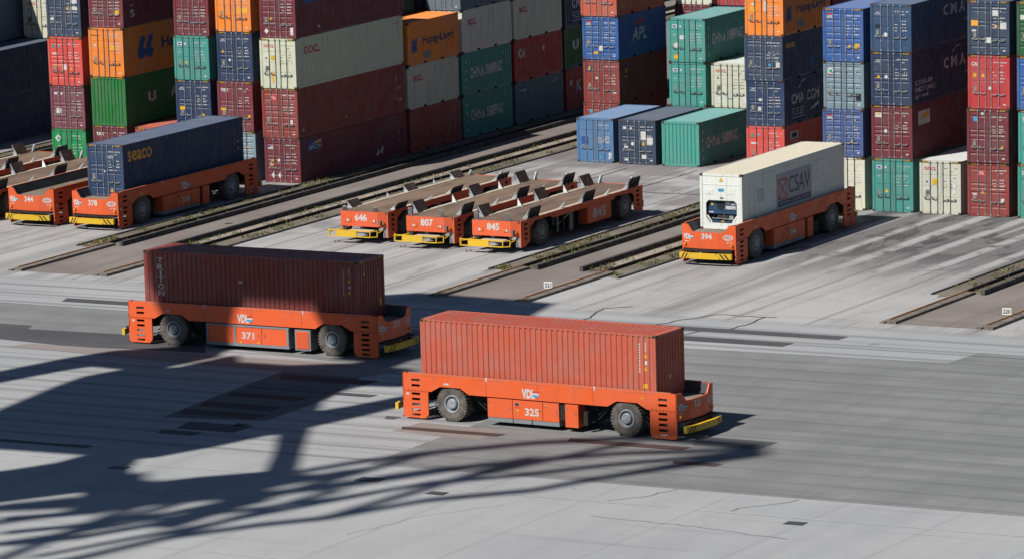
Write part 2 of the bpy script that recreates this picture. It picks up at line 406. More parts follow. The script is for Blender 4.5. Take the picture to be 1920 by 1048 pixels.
    for e in extra:
        k = e[0]
        if k == 'tri': tri(e[1], e[2], e[3] if len(e) > 3 else .1)
        elif k == 'rect': d.rect(*e[1:5], {'y': yellow, 'w': white, 'k': blackp, 'o': orangel, 'p': pink, 'b': bluep, 'c': cyanp, 'g': greyw, 'gr': greenp}[e[5]], .003)
        elif k == 'disc': d.disc(e[1], e[2], e[3], e[3], {'y': yellow, 'w': white, 'c': cyanp, 'o': orangel}[e[4]], .003)
        elif k == 'dia': d.poly([(e[1]-.15, e[2]), (e[1], e[2]-.17), (e[1]+.15, e[2]), (e[1], e[2]+.17)], white, .003)
        elif k == 'dash': d.dashes(e[1], e[2], e[3], e[4], white, e[5], 9)
    d.build('markings', par, lambda s, t, l: (s, .0245-l, t))
def side_map(H, L, flat=False):
    pr = PROF[L]
    return (lambda s, t, l: (W-.008-(0 if flat else depth_at(pr, s))+.004+l, s, t)), (None if flat else [p for p, _ in pr])
def china(d, H, L, m=None):
    m = m or greyw
    if L < 7: d.text('CHINA', .95, 2.65, .98, 1.62, m, bold=.035); d.text('SHIPPING', 2.85, 4.95, .98, 1.62, m, bold=.035)
    d.dashes(4.9, 5.5, H-.5, H-.42, m, 1, 3); d.dashes(5.2, 5.45, H-.68, H-.6, m, 1, 4)
    for k in range(4): d.rect(.42, .62, .35+.52*k, .52+.52*k, m)
def side_art(kind, H, L):
    d = Decal(); g = greyw
    if kind == 'china': china(d, H, L)
    elif kind == 'oocl40': d.text('OOCL', .95, 2.75, 1.9, 2.35, redp, bold=.035); d.dashes(L-1.1, L-.3, H-.45, H-.37, platem, 1, 3); d.dashes(L-.7, L-.4, H-.8, H-.72, platem, 1, 6)
    elif kind == 'oocl20': d.text('OOCL', .65, 1.75, H-.98, H-.6, redp, bold=.035); d.dashes(4.9, 5.6, H-.42, H-.35, platem, 1, 3); d.dashes(5.2, 5.5, H-.7, H-.62, platem, 1, 4)
    elif kind == 'hapag20':
        for s in (.45, .78): d.poly([(s, .75), (s+.22, .75), (s+.36, 1.1), (s+.25, 1.15), (s+.42, 1.6), (s+.2, 1.6), (s-.02, 1.2)], bluep)
        d.text('Hapag-Lloyd', 1.75, 5.45, 1.0, 1.65, navyl, bold=.025); d.rect(1.75, 2.75, .3, .72, platem)
    elif kind == 'hapag40':
        for s in (1.65, 2.5): d.poly([(s, .9), (s+.6, .9), (s+.8, 1.35), (s+.55, 1.5), (s+.8, 2.2), (s+.3, 2.2), (s-.15, 1.3)], bluep)
        d.text('Hapag-Lloyd', 4.2, 10.3, 1.1, 1.95, navyl, bold=.025)
    elif kind == 'uasc40':
        for k, ch in enumerate('UASC'): d.text(ch, 2.5+2.4*k, 3.3+2.4*k, 1.15, 1.75, g, bold=.03)
    elif kind == 'uasc20':
        for k, ch in enumerate('UASC'): d.text(ch, 1.1+1.15*k, 1.85+1.15*k, 1.15, 1.75, g, bold=.04)
    elif kind == 'cai20': d.text('CAI', .55, 1.4, 1.45, 2.05, g, bold=.04); d.rect(3.6, 3.85, 1.6, 1.9, g)
    elif kind == 'boxsign': d.rect(.45, 1.45, 1.85, 2.25, bluep); d.text('H&I', .55, 1.35, 1.95, 2.15, g, .004, .03); d.dashes(4.6, 5.4, 2.1, 2.3, g, 2, 4)
    elif kind == 'kline': d.rect(.45, .75, 1.55, 1.85, g); d.text('K', 1.3, 2.0, 1.1, 1.8, g, bold=.02); d.text('LINE', 2.4, 5.0, 1.1, 1.75, g, bold=.02)
    elif kind == 'cma20': d.text('CMA', .95, 2.55, 1.15, 1.75, g, bold=.035); d.text('CGM', 2.9, 4.5, 1.15, 1.75, g, bold=.02); d.rect(.95, 2.6, .85, .89, g); d.rect(.95, 2.6, .35, .39, g); d.dashes(1.0, 2.5, .48, .78, g, 2, 5); d.poly([(1.9, 1.95), (2.3, 2.3), (3.1, 2.45), (2.4, 2.42), (1.95, 2.1)], g); d.poly([(3.3, .6), (4.4, 1.0), (4.5, .8), (3.8, .62)], g)
    elif kind == 'cma40':
        for st, a, b_ in (('C', 4.1, 4.75), ('M', 5.05, 5.8), ('A', 6.1, 6.85), ('C', 7.35, 8.0), ('G', 8.3, 8.95), ('M', 9.25, 10.0)): d.text(st, a, b_, 1.5, 2.1, g, bold=.04)
        d.poly([(5.1, 2.2), (5.6, 2.52), (6.5, 2.68), (5.7, 2.62), (5.15, 2.36)], g); d.poly([(6.6, 1.0), (8.2, 1.45), (8.4, 1.3), (7.4, 1.1)], g)
    elif kind == 'cma40eco':
        d2 = side_art('cma40', H, L); d = d2
        for k, (st, e) in enumerate((('ECOCONTAINER', 2.2), ('BAMBOO FLOORING', 2.5), ('light steel', 1.6))): d.text(st, .45, .45+e, 1.05-.38*k, 1.3-.38*k, greyw, bold=.01)
    elif kind == 'apl20': d.text('APL', 1.75, 3.6, .95, 1.7, greyw, bold=.03, slant=.15); d.poly([(1.8, 1.95), (2.4, 2.0), (3.5, 2.25), (3.2, 2.0), (2.6, 1.85)], redp)
    elif kind == 'apl40': d.text('APL', 2.6, 4.6, 1.1, 2.0, greyw, bold=.05, slant=.15)
    elif kind == 'seaco40': d.text('seaco', .5, 2.9, H-1.0, H-.42, orangel, bold=.02); d.dashes(L-.95, L-.9, .9, 2.6, greyw, 14, 3); d.rect(L-.62, L-.5, 1.5, 1.6, orangel); d.poly([(L-.65, 1.1), (L-.45, 1.1), (L-.55, 1.25)], orangel)
    elif kind == 'seaco20': d.text('seaco', .45, 1.7, H-.75, H-.45, orangel, bold=.03); d.rect(3.4, 4.0, .5, 1.1, bluep)
    elif kind == 'logo20': d.rect(.75, 1.8, 1.75, 2.2, g); d.rect(.95, 1.65, 1.85, 2.1, blackp, .004); d.dashes(.8, 1.8, 1.55, 1.65, g, 1, 5)
    elif kind == 'textainer40': d.rect(.85, 2.3, 1.75, 2.5, g); d.poly([(1.1, 2.1), (2.2, 2.1), (2.1, 2.4), (1.4, 2.35)], orangel, .004); d.text('TEXTAINER', 1.0, 2.15, 1.82, 2.03, white, .004)
    elif kind == 'beacon40': d.rect(.9, 2.5, 1.75, 2.35, bluep); d.text('BEACON', 1.0, 2.4, 1.82, 2.05, g, .004, .02); d.poly([(1.3, 2.1), (2.45, 2.13), (2.4, 2.3), (1.8, 2.25)], orangel, .004); d.poly([(8.6, .5), (8.8, .35), (9.0, .6), (8.8, .85)], g); d.poly([(9.1, .6), (9.3, .45), (9.5, .75), (9.3, 1.0)], g); d.dashes(L-1.0, L-.9, .9, 2.2, g, 9, 3)
    elif kind == 'wql': d.rect(1.0, 2.5, 1.9, 2.5, bluep); d.text('WQL', 1.1, 2.4, 2.05, 2.4, g, .004, .04); d.disc(L-.45, 2.2, .09, .09, orangel); d.disc(2.6, .45, .07, .07, white)
    elif kind == 'scuffs': d.dashes(L-1.0, L-.92, .8, 2.4, g, 10, 3); d.disc(L-.55, 1.5, .08, .09, orangel); d.disc(L-.5, .8, .09, .1, orangel); d.disc(5.4, .6, .08, .08, yellow); d.disc(.6, .45, .07, .07, white)
    elif kind == 'florens20': d.rect(.75, 1.05, 1.6, 2.2, navyl); d.rect(.82, 1.0, 1.75, 2.0, yellow, .004); d.rect(.76, 1.04, 1.5, 1.58, g)
    elif kind == 'yellowL': d.rect(.55, .62, .5, 1.1, orangel); d.rect(.55, 1.1, .5, .57, orangel); d.rect(1.03, 1.1, .5, 1.1, orangel)
    elif kind == 'evergreen': d.text('S', .8, 1.25, .55, 1.0, g, bold=.02); d.rect(.9, 1.15, 1.2, 1.3, g)
    elif kind == 'scuffs20': d.dashes(L-.75, L-.68, .8, 2.0, g, 9, 3); d.disc(.6, .5, .06, .06, white)
    elif kind == 'dot': d.disc(1.2, .7, .1, .1, greyw)
    elif kind == 'apl_small': d.text('APL', 4.4, 5.4, 1.1, 1.7, g, bold=.04)
    return d
def container(x, y, z, L, H, col, label, front='A', logo=None, art=None, extra=(), rz=0, group=None, seed=None, rod=None, ends='wall', detail=True, wallart=None):
    r = root('shipping_container', (x, y, z), label, 'shipping container', group, rz)
    p = cpaint(col); seed = seed if seed is not None else int(abs(x*131+y*17+z*71)) % 9973
    f = ob('frame', cmesh(('f', L, H), lambda: m_frame(L, H, True)), r, [p, casting if col not in ('green',) else p, darkm])
    s = ob('side_wall', cmesh(('s', L, H), lambda: m_side(L, H)), r, p); s.location.x = W
    s2 = ob('side_wall', cmesh(('s', L, H), lambda: m_side(L, H)), r, p); s2.rotation_euler.z = math.pi; s2.location.y = L
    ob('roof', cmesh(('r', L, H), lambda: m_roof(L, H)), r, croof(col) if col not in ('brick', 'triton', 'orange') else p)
    e = ob('end_wall', cmesh(('e', H), lambda: m_endwall(H)), r, p); e.rotation_euler.z = math.pi; e.location = (W, L, 0)
    if front == 'wall':
        ob('end_wall', cmesh(('e', H), lambda: m_endwall(H)), r, p)
        if wallart: wallart(r, H)
    else:
        rm = galv if rod is None else rod
        for left in (True, False):
            d = ob('door', cmesh(('d', H, front, left), lambda: m_door(H, front, left)), r, p)
            for xx, hd in (((.63, -1), (1.06, -1)) if left else ((1.38, 1), (1.81, 1))):
                ob('lock_rod', cmesh(('k', H, xx, hd), lambda: m_rod(H, xx, hd)), d, rm)
        if detail: door_marks(r, H, front, seed, logo, extra)
    if H > 2.7 and detail: ob('warning_stripes', cmesh(('w', L, H), lambda: m_stripes(L, H)), r, [blackp, yellow])
    if art:
        fn, br = side_map(H, L); side_art(art, H, L).build('lettering', r, fn, br)
    return r

# ------------------------------------------------------------------ ground
def lines(s, v, along, period, width, dist=3.0, dscale=.4):
    """thin dark tyre lines along x or y"""
    mp = s.new('ShaderNodeMapping'); mp.inputs['Scale'].default_value = (.03, 1, 1) if along == 'x' else (1, .03, 1); s.link(v, mp.inputs[0])
    wv = s.new('ShaderNodeTexWave', wave_type='BANDS', bands_direction='Y' if along == 'x' else 'X'); wv.inputs['Scale'].default_value = .314/period
    wv.inputs['Distortion'].default_value = dist; wv.inputs['Detail'].default_value = 3; wv.inputs['Detail Scale'].default_value = dscale
    s.link(mp.outputs[0], wv.inputs['Vector']); return s.ramp(wv.outputs['Fac'], 1-width, 1)
def ground_mat():
    s = NT('yard_concrete'); v = s.coord('World'); xyz = s.sep(v)
    def st(sx, sy, sc_, d=5, r=.6, dist=.0):
        mp = s.new('ShaderNodeMapping'); mp.inputs['Scale'].default_value = (sx, sy, 1); s.link(v, mp.inputs[0]); return s.noise(mp.outputs[0], sc_, d, r, dist)
    base = s.mix(s.ramp(s.noise(v, .07, 6, .6), .35, .65), (.375, .382, .385), (.435, .440, .44))
    north = s.ramp(xyz[1], -34.5, -32.5); apron = s.ramp(xyz[1], -70.9, -71.3)
    warm = s.mix(s.ramp(s.noise(v, .12, 6, .65), .35, .6), (.40, .39, .38), (.47, .465, .455))
    # lanes between the rails: broad streaks along y, dark worn blotches towards the stacks
    lane = s.mix(s.ramp(st(1.0, .02, .75, 4, .55, .1), .45, .62, 0, .6), warm, (.225, .222, .215))
    lane = s.mix(s.ramp(st(1, .25, .42, 7, .66, .6), .56, .66, 0, .42), lane, (.19, .182, .178))
    lane = s.mix(s.ramp(st(1, .03, 2.4, 3), .5, .7, 0, .4), lane, (.50, .505, .50))
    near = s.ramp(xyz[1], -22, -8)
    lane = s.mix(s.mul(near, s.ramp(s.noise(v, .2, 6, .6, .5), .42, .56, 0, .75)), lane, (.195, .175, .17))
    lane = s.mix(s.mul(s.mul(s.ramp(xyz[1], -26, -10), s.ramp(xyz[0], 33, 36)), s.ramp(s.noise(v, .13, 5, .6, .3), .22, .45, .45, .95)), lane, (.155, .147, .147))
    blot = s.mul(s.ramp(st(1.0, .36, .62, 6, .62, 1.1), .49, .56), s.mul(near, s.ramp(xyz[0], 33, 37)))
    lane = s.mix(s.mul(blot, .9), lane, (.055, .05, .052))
    east = s.mul(s.ramp(xyz[1], -27, -13), s.ramp(xyz[0], 33, 36)); tr = s.mul(lines(s, v, 'y', 2.35, .42, 2.2, .5), s.ramp(s.noise(v, .5, 5, .6), .33, .5))
    lane = s.mix(s.mul(s.mul(east, tr), .85), lane, (.46, .465, .455))
    white_streak = s.mul(s.ramp(st(1, .03, .8, 4, .55, .2), .56, .63, 0, .8), near)
    lane = s.mix(white_streak, lane, (.46, .46, .45))
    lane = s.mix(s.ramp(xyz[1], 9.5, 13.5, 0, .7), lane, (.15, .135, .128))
    # road: thin tyre lines along x
    road = s.mix(s.ramp(st(.02, 1.0, .45, 4, .55, .1), .45, .62, 0, .2), base, (.25, .252, .255))
    road = s.mix(s.mul(lines(s, v, 'x', 2.3, .16), .55), road, (.16, .162, .165))
    road = s.mix(s.mul(lines(s, v, 'x', 1.45, .15, 5), .35), road, (.2, .202, .205))
    ap = s.mix(s.ramp(st(1.0, .05, .5, 4, .5, .2), .42, .66, 0, .28), base, (.29, .295, .30))
    ap = s.mix(s.mul(lines(s, v, 'y', 5.2, .008, .3), .22), ap, (.22, .22, .22)); lane = s.mix(s.mul(lines(s, v, 'y', 4.3, .02, .2), .45), lane, (.12, .12, .12))
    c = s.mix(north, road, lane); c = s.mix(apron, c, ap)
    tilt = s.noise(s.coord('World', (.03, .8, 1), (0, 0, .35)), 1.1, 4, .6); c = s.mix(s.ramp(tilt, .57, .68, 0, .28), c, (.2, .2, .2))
    spot = s.ramp(s.noise(v, 2.4, 2), .80, .82); c = s.mix(s.mul(spot, .8), c, (.08, .08, .08))
    pale = s.ramp(s.noise(v, .45, 8, .72, 1.0), .66, .76); c = s.mix(s.mul(pale, .6), c, (.56, .56, .54))
    g = s.ramp(s.noise(v, 5, 8, .85), .35, .75, .0, .42); c = s.mix(g, c, (.25, .252, .255))
    oil = s.ramp(s.noise(v, .9, 6, .72, .6), .655, .70, 0, .55); c = s.mix(oil, c, (.13, .13, .135))
    return s.done(c, .85, s.noise(v, 25, 5, .7), .004, spec=.2)
def tarmac_mat(name, a, b, streak=(.03, 1), amt=.5, pale=.3):
    s = NT(name); v = s.coord('World')
    mp = s.new('ShaderNodeMapping'); mp.inputs['Scale'].default_value = (streak[0], streak[1], 1); s.link(v, mp.inputs[0])
    c = s.mix(s.ramp(s.noise(v, .16, 6, .65), .35, .65), a, b)
    c = s.mix(s.ramp(s.noise(mp.outputs[0], 1.0, 6, .62), .45, .66, 0, amt), c, dark(a, .62))
    c = s.mix(s.ramp(s.noise(mp.outputs[0], 2.6, 4, .6), .58, .74, 0, pale), c, tuple(x*1.4 for x in b))
    c = s.mix(s.ramp(s.noise(v, 5, 8, .85), .35, .75, 0, .42), c, dark(a, .72))
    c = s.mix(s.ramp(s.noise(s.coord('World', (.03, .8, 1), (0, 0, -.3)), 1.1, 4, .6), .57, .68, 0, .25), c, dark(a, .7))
    c = s.mix(s.ramp(s.noise(v, .55, 6, .7, .8), .62, .72, 0, .35), c, tuple(x*1.35 for x in b))
    if name in ('road_asphalt', 'patch_asphalt'):
        c = s.mix(s.mul(lines(s, v, 'x', 2.1, .16, 5), .38), c, dark(a, .6)); c = s.mix(s.mul(s.ramp(s.noise(s.coord('World', (1, .05, 1)), .8, 4, .6), .5, .62), .16), c, dark(a, .6))
    return s.done(c, .85, s.noise(v, 30, 5, .7), .004, spec=.2)
def sheet(name, pts, z, mat):
    b = MB(); b.face([(x, y, z) for x, y in pts]); return struct(name, b.mesh(name), mat)
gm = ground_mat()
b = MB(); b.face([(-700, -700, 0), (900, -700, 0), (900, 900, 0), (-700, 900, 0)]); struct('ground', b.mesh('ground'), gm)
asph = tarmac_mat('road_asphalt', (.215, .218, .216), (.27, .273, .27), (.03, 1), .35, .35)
asph2 = tarmac_mat('patch_asphalt', (.145, .15, .15), (.17, .175, .172))
strip = tarmac_mat('tar_strip', (.085, .085, .092), (.115, .115, .122), amt=.3, pale=.15)
redstrip = tarmac_mat('red_brown_strip', (.075, .048, .046), (.10, .065, .06), amt=.3, pale=.1)
pinkish = tarmac_mat('pinkish_patch', (.27, .235, .215), (.31, .27, .25), amt=.35)
pave = tarmac_mat('corridor_pavement', (.225, .19, .172), (.285, .25, .228), (1, .04), .35, .2)
chalkm = plain('worn_white_line', (.52, .52, .5), .8, var=.2, scale=3)
sheet('road', [(47.2, -71.0), (300, -71.2), (300, -37.7), (60.6, -37.9), (60.3, -40.7), (46, -41.3), (0, -40.6), (-60, -40.3), (-60, -47.3), (12, -47.2), (24, -48.2), (43, -52), (47.0, -58), (47.1, -66.2)], .004, asph)
sheet('road_patch', [(31.6, -51.2), (35.4, -50.6), (37.4, -58.2), (37.6, -64.0), (32.6, -64.8), (32.0, -58)], .008, asph2)
sheet('road_patch', [(44.3, -64.1), (44.5, -61.9), (48.7, -62.3), (49.1, -64.6)], .008, pinkish)
sheet('road_patch', [(8, -46.0), (12.7, -46.2), (13.0, -47.1), (18.8, -46.8), (24, -47.9), (25.4, -49.9), (17.9, -50.6), (13.4, -50.0), (8, -49.4)], .008, strip)
sheet('road_patch', [(15.5, -50.6), (26, -50.4), (33, -50.2), (37, -51.0), (36, -53.2), (25, -52.6), (15, -51.6)], .010, pinkish)
for y0, y1, x0, x1, m_ in ((-39.3, -38.7, 9.6, 14.2, strip), (-36.7, -36.1, 36, 52.9, strip), (-39.2, -38.5, 38, 51.2, strip), (-63.55, -63.15, 44.2, 49.5, redstrip),
        (-63.5, -63.0, 52.6, 58.6, redstrip), (-62.0, -60.9, 58.0, 61.6, strip), (-66.2, -65.8, 59.2, 61.6, redstrip),
        (-54.6, -53.9, 32.2, 37.4, redstrip), (-57.3, -56.9, 32.2, 39.2, strip), (-59.2, -58.6, 32.3, 36.5, redstrip), (-61.7, -61.0, 32.4, 36.6, redstrip), (-63.6, -62.9, 32.5, 37.0, redstrip),
        (-66.6, -65.6, 34.4, 37.8, strip), (-65.4, -65.0, 36.6, 37.4, strip), (-68.0, -67.5, 34.2, 36.4, strip), (-61.6, -61.2, 42.2, 43.0, strip), (-72.2, -71.9, 28, 33.5, strip)):
    ym, yh = (y0+y1)/2, (y1-y0)*.8; y0, y1 = ym-yh, ym+yh
    sheet('tarmac_strip', [(x0+.3, y0), (x1-.1, y0), (x1, y1), (x0, y1)], .012, m_)
for xl, xr, yy in ((-10, 140, -74.55), (20, 140, -88.9)):
    b = MB(); x = xl; rnd = random.Random(int(-yy))
    while x < xr:
        e = x+rnd.uniform(3, 9); hw = rnd.choice((.03, .045, .06)); yo = rnd.uniform(-.03, .03)
        b.face([(x, yy-hw+yo, .012), (e, yy-hw+yo, .012), (e, yy+hw+yo, .012), (x, yy+hw+yo, .012)]); x = e+rnd.choice((.0, .1, 1.2))
    struct('slab_joint', b.mesh('slab_joint'), chalkm)
crackm = plain('crack_tar', (.055, .055, .058), .8)
def crack(pts, wd=.06, jit=.12, seed=1):
    rnd = random.Random(seed); P = []
    for (x0, y0), (x1, y1) in zip(pts, pts[1:]):
        n = max(2, int(math.hypot(x1-x0, y1-y0)/.45))
        for i in range(n): P.append((x0+(x1-x0)*i/n+rnd.uniform(-jit, jit), y0+(y1-y0)*i/n+rnd.uniform(-jit, jit)))
    P.append(pts[-1]); b = MB()
    for (x0, y0), (x1, y1) in zip(P, P[1:]):
        dx, dy = x1-x0, y1-y0; l = math.hypot(dx, dy) or 1; nx, ny = -dy/l*wd/2, dx/l*wd/2
        b.face([(x0-nx, y0-ny, .016), (x1-nx, y1-ny, .016), (x1+nx, y1+ny, .016), (x0+nx, y0+ny, .016)])
    struct('pavement_crack', b.mesh('pavement_crack'), crackm)
crack([(38.6, -36.1), (37.7, -32.6), (38.9, -31.6)], .09, seed=2); crack([(42.5, -36.1), (43.0, -34.6), (43.4, -33.6), (43.8, -32.4), (47.2, -32.2)], .09, seed=3)
crack([(46.6, -36.1), (46.7, -33.6), (46.6, -32.3)], .09, seed=4); crack([(45.0, -38.4), (45.4, -36.8)], .08, seed=5)
crack([(62.2, -71.2), (61.8, -73.0), (60.6, -74.2)], .035, seed=6); crack([(68, -71.2), (67.4, -72.6), (66.5, -73.6), (66.4, -74.3)], .035, seed=7)
crack([(61.5, -77.2), (66, -77.5), (71, -78.4)], .028, .1, seed=8); crack([(48, -38.8), (70, -38.6)], .03, .03, seed=9)
crack([(32, -71.6), (34, -71.9)], .05, seed=10); crack([(57, -76.5), (55, -80), (54, -84)], .018, .15, seed=12)
for i, y in enumerate((-3.5, 2.5)): crack([(9, y+.8), (16, y+.3), (26, y)], .08, .1, seed=20+i)
crack([(15.5, -8), (15.8, 4), (15.6, 11)], .07, .08, seed=30); crack([(20, -3), (20.2, 11)], .07, .08, seed=31)
crack([(34, -20), (34.3, -3)], .03, .06, seed=32); crack([(44.5, -16), (44.7, 0)], .03, .06, seed=33); crack([(48.5, -20), (48.8, -12)], .025, .06, seed=34)
# rail corridors between the stacking blocks
bedm = tarmac_mat('weedy_bed', (.15, .13, .10), (.25, .215, .17), (1, .2), .5, .3)
gravm = tarmac_mat('gravel_bed', (.34, .29, .23), (.46, .40, .33), (1, 1), .5, .5)
kerbm = plain('kerb_concrete', (.085, .08, .074), .85, var=.5, scale=3)
conc = plain('plinth_concrete', (.20, .17, .14), .85, var=.4, scale=3)
steelm = plain('rail_head_rust', (.42, .19, .06), .6, var=.35, scale=5)
steeld = plain('rail_web_rust', (.035, .028, .024), .8, var=.4)
CORR = [(1.68, 7.15), (27.6, 32.65), (52.9, 58.0), (-23.7, -18.2)]
for k, (xa, xb) in enumerate(CORR):
    sheet('corridor_pavement', [(xa-.2, -32.0), (xb+.3, -32.0), (xb+.3, 130), (xa-.2, 130)], .006, pave)
    rr = random.Random(k); rag = [(xa-1.35+2.35*t/9, -24.2+1.4*t/9+rr.uniform(-.5, .5)) for t in range(10)]
    sheet('weedy_strip', rag+[(xa+1.0, 130), (xa-1.35, 130)], .011, bedm)
    sheet('gravel_strip', [(xb-1.3, -22.8), (xb+1.45, -24.4), (xb+1.45, 130), (xb-1.3, 130)], .011, bedm)
    sheet('gravel_strip', [(xb-1.05, -20.5), (xb-.2, -21.5), (xb-.2, 130), (xb-1.05, 130)], .016, gravm)
    for xk, xw, y0 in ((xa+1.0, .2, -23.2), (xb-1.5, .2, -23.0), (xb+1.45, .12, -24.4), (xa-1.45, .1, -23.8)):
        h = .26 if xw > .15 else .08; b = MB(); y = y0
        while y < 128: b.box(xk, xk+xw, y, y+5.97, -.05, h); y += 6.0
        ob_ = ob('kerb', b.mesh('kerb'), None, kerbm); ob_['kind'] = 'structure'
    for xr_ in (xa, xb):
        r = root('crane_rail', (xr_, -31.6, 0), '', 'crane rail')
        b = MB(); b.box(-.25, .0, -.5, 9.0, -.05, .07); b.box(.16, .62, -.5, 8.6, -.05, .13); ob('concrete_plinth', b.mesh('concrete_plinth'), r, conc)
        b = MB(); b.box(.03, .11, 0, 8.8, .11, .17, 0); b.box(.03, .11, 8.8, 160, .11, .17, 1); ob('rail_head', b.mesh('rail_head'), r, [steelm, steeld])
        b = MB(); b.box(.052, .088, 0, 160, 0, .112); b.box(.0, .15, 0, 160, 0, .02); ob('rail_web', b.mesh('rail_web'), r, steeld)
        r['group'] = 'crane rails between the stacking blocks'
        r['label'] = {(0, 0): 'rusty crane rail nearest the maroon four-high stack, beyond the shaded container carrier', (0, 1): 'rusty crane rail just behind the shaded brown container on its carrier',
            (1, 0): 'rusty crane rail left of the small sign reading 221', (1, 1): 'rusty crane rail on which the sign reading 221 stands',
            (2, 0): 'rusty crane rail left of the small sign reading 220', (2, 1): 'rusty crane rail at the right edge beside the sign reading 220',
            (3, 0): 'crane rail at far left beneath the shaded navy containers', (3, 1): 'crane rail left of the parked flatbed carriers'}[(k, 0 if xr_ == xa else 1)]
# weeds on the beds
rnd = random.Random(5); g1 = MB()
for k, (xa, xb) in enumerate(CORR):
    for (x0, x1, y0, dens) in ((xa-1.3, xa-.05, -23.6, 30), (xa+.15, xa+.95, -22.6, 20), (xb-1.25, xb-.1, -22.6, 16), (xb+.25, xb+1.4, -24.0, 22)):
        n = int((58 if k < 2 else 30)*dens*(x1-x0)*1.2)
        for _ in range(n):
            y = y0+rnd.random()**1.4*56; x = rnd.uniform(x0, x1)
            if math.sin(y*1.7+k*2+x0)+math.sin(y*.53+x*2) < -.1+.5*math.sin(y*4.1+x*3): continue
            h = rnd.uniform(.04, .16)*(1.6 if rnd.random() < .12 else 1); m_ = 1 if rnd.random() < .35 else (2 if rnd.random() < .04 else 0)
            for _ in range(3):
                a = rnd.uniform(0, 6.28); dx, dy = math.cos(a), math.sin(a); l = rnd.uniform(.03, .12)
                g1.face([(x-dy*.022, y+dx*.022, .01), (x+dy*.022, y-dx*.022, .01), (x+dx*l, y+dy*l, h)], m_)
go = ob('grass', g1.mesh('grass', 3), None, [plain('weed_green', (.15, .20, .045), .8, var=.5, scale=2), plain('weed_brown', (.16, .085, .04), .8, var=.5, scale=2), plain('weed_yellow', (.5, .42, .05), .8)])
go['kind'] = 'stuff'
g2 = MB()
for k, (xa, xb) in enumerate(CORR[:3]):
    for _ in range(2600):
        y = -21+rnd.random()*60; x = rnd.uniform(xb-1.1, xb-.15); q = rnd.uniform(.02, .055)
        a = rnd.uniform(0, 3); c_, s_ = math.cos(a)*q, math.sin(a)*q; z = .014
        g2.face([(x+c_, y+s_, z), (x-s_, y+c_, z), (x, y, z+q*.9)], rnd.randrange(2)); g2.face([(x-s_, y+c_, z), (x-c_, y-s_, z), (x, y, z+q*.9)], 0); g2.face([(x-c_, y-s_, z), (x+s_, y-c_, z), (x, y, z+q*.9)], 1); g2.face([(x+s_, y-c_, z), (x+c_, y+s_, z), (x, y, z+q*.9)], 0)
go = ob('gravel', g2.mesh('gravel'), None, [plain('stone_light', (.36, .32, .27), .85), plain('stone_dark', (.2, .16, .13), .85)]); go['kind'] = 'stuff'
# rail number signs
for (x, y, txt, lab) in ((32.5, -28.75, '221', 'small white sign reading 221 on the crane rail'), (57.75, -28.6, '220', 'small white sign reading 220 on the crane rail at right')):
    r = root('rail_sign', (x, y, 0), lab, 'sign', rz=R(8))
    b = MB(); b.box(-.23, .23, 0, .02, .12, .46); ob('sign_plate', b.mesh('sign_plate'), r, plain('sign_white', (.75, .75, .73), .5, var=.1))
    b = MB(); b.box(-.16, -.12, .02, .05, 0, .42); b.box(.12, .16, .02, .05, 0, .42); ob('post', b.mesh('post'), r, galv)
    d = Decal(); d.text(txt, -.18, .18, .19, .39, blackp, bold=.02); d.build('lettering', r, lambda s, t, l: (s, -.002-l, t))
for k, (x, y, lab) in enumerate(((37.3, -75.5, 'drain grate in the shaded apron at lower left'), (53.2, -75.4, 'drain grate in the apron below the front left carrier'), (69.9, -75.5, 'drain grate in the sunlit apron at lower right'))):
    r = root('drain_grate', (x, y, 0), lab, 'drain grate', 'drain grates in the apron')
    b = MB(); b.box(-.42, .42, -.28, .28, -.04, .018); ob('frame', b.mesh('frame'), r, darkm)
    b = MB(); [b.box(-.38+i*.1, -.33+i*.1, -.25, .25, .018, .03) for i in range(8)]; ob('grate_bars', b.mesh('grate_bars'), r, galvd)
r = root('manhole_cover', (49.0, -73.9, 0), 'dark square service cover in the apron between the crane shadows', 'service cover')
b = MB(); b.prism([(-.55, -.4), (.6, -.4), (.6, .4), (-.55, .4)], 'z', -.02, .02); ob('cover_plate', b.mesh('cover_plate'), r, strip)
b = MB(); b.box(-.2, -.1, -.05, .05, .02, .04); b.box(.12, .22, -.05, .05, .02, .04); ob('lifting_eye', b.mesh('lifting_eye'), r, galvd)

# ------------------------------------------------------------------ container carriers (driverless)
agvo = paint('carrier_orange', (.84, .125, .028), .34, .45, chalk=.07)
lipm = paint('worn_orange_lip', (.66, .16, .07), .85, .6, chalk=.3)
seamm = plain('panel_seam', (.16, .035, .015), .7)
agvo2 = paint('carrier_orange_faded', (.82, .125, .033), .3, .5, chalk=.1)
deckm = tarmac_mat('deck_plate', (.20, .165, .13), (.34, .285, .22), (1, .25), .5, .4)
deckr = tarmac_mat('rusty_deck', (.17, .115, .085), (.27, .19, .13), (1.2, .35), .6, .5)
guidein = paint('guide_plate_dark', (.05, .052, .058), .35, .6)
rustpl = plain('rusty_plate', (.085, .052, .040), .8, var=.5, scale=3)
tyrem = plain('dusty_tyre', (.135, .118, .10), .9, var=.4, scale=4)
rimm = plain('rim_grey', (.30, .33, .35), .5, var=.25)
greyp = paint('grey_box_paint', (.22, .25, .27), .2)
amber = plain('amber_lamp', (.75, .30, .02), .35)
lampw = plain('clear_lamp', (.7, .68, .66), .3)
yelb = paint('bumper_yellow', (.80, .50, .02), .15, .5, chalk=.05)
creamedge = plain('cream_edge', (.60, .52, .40), .7, var=.3)
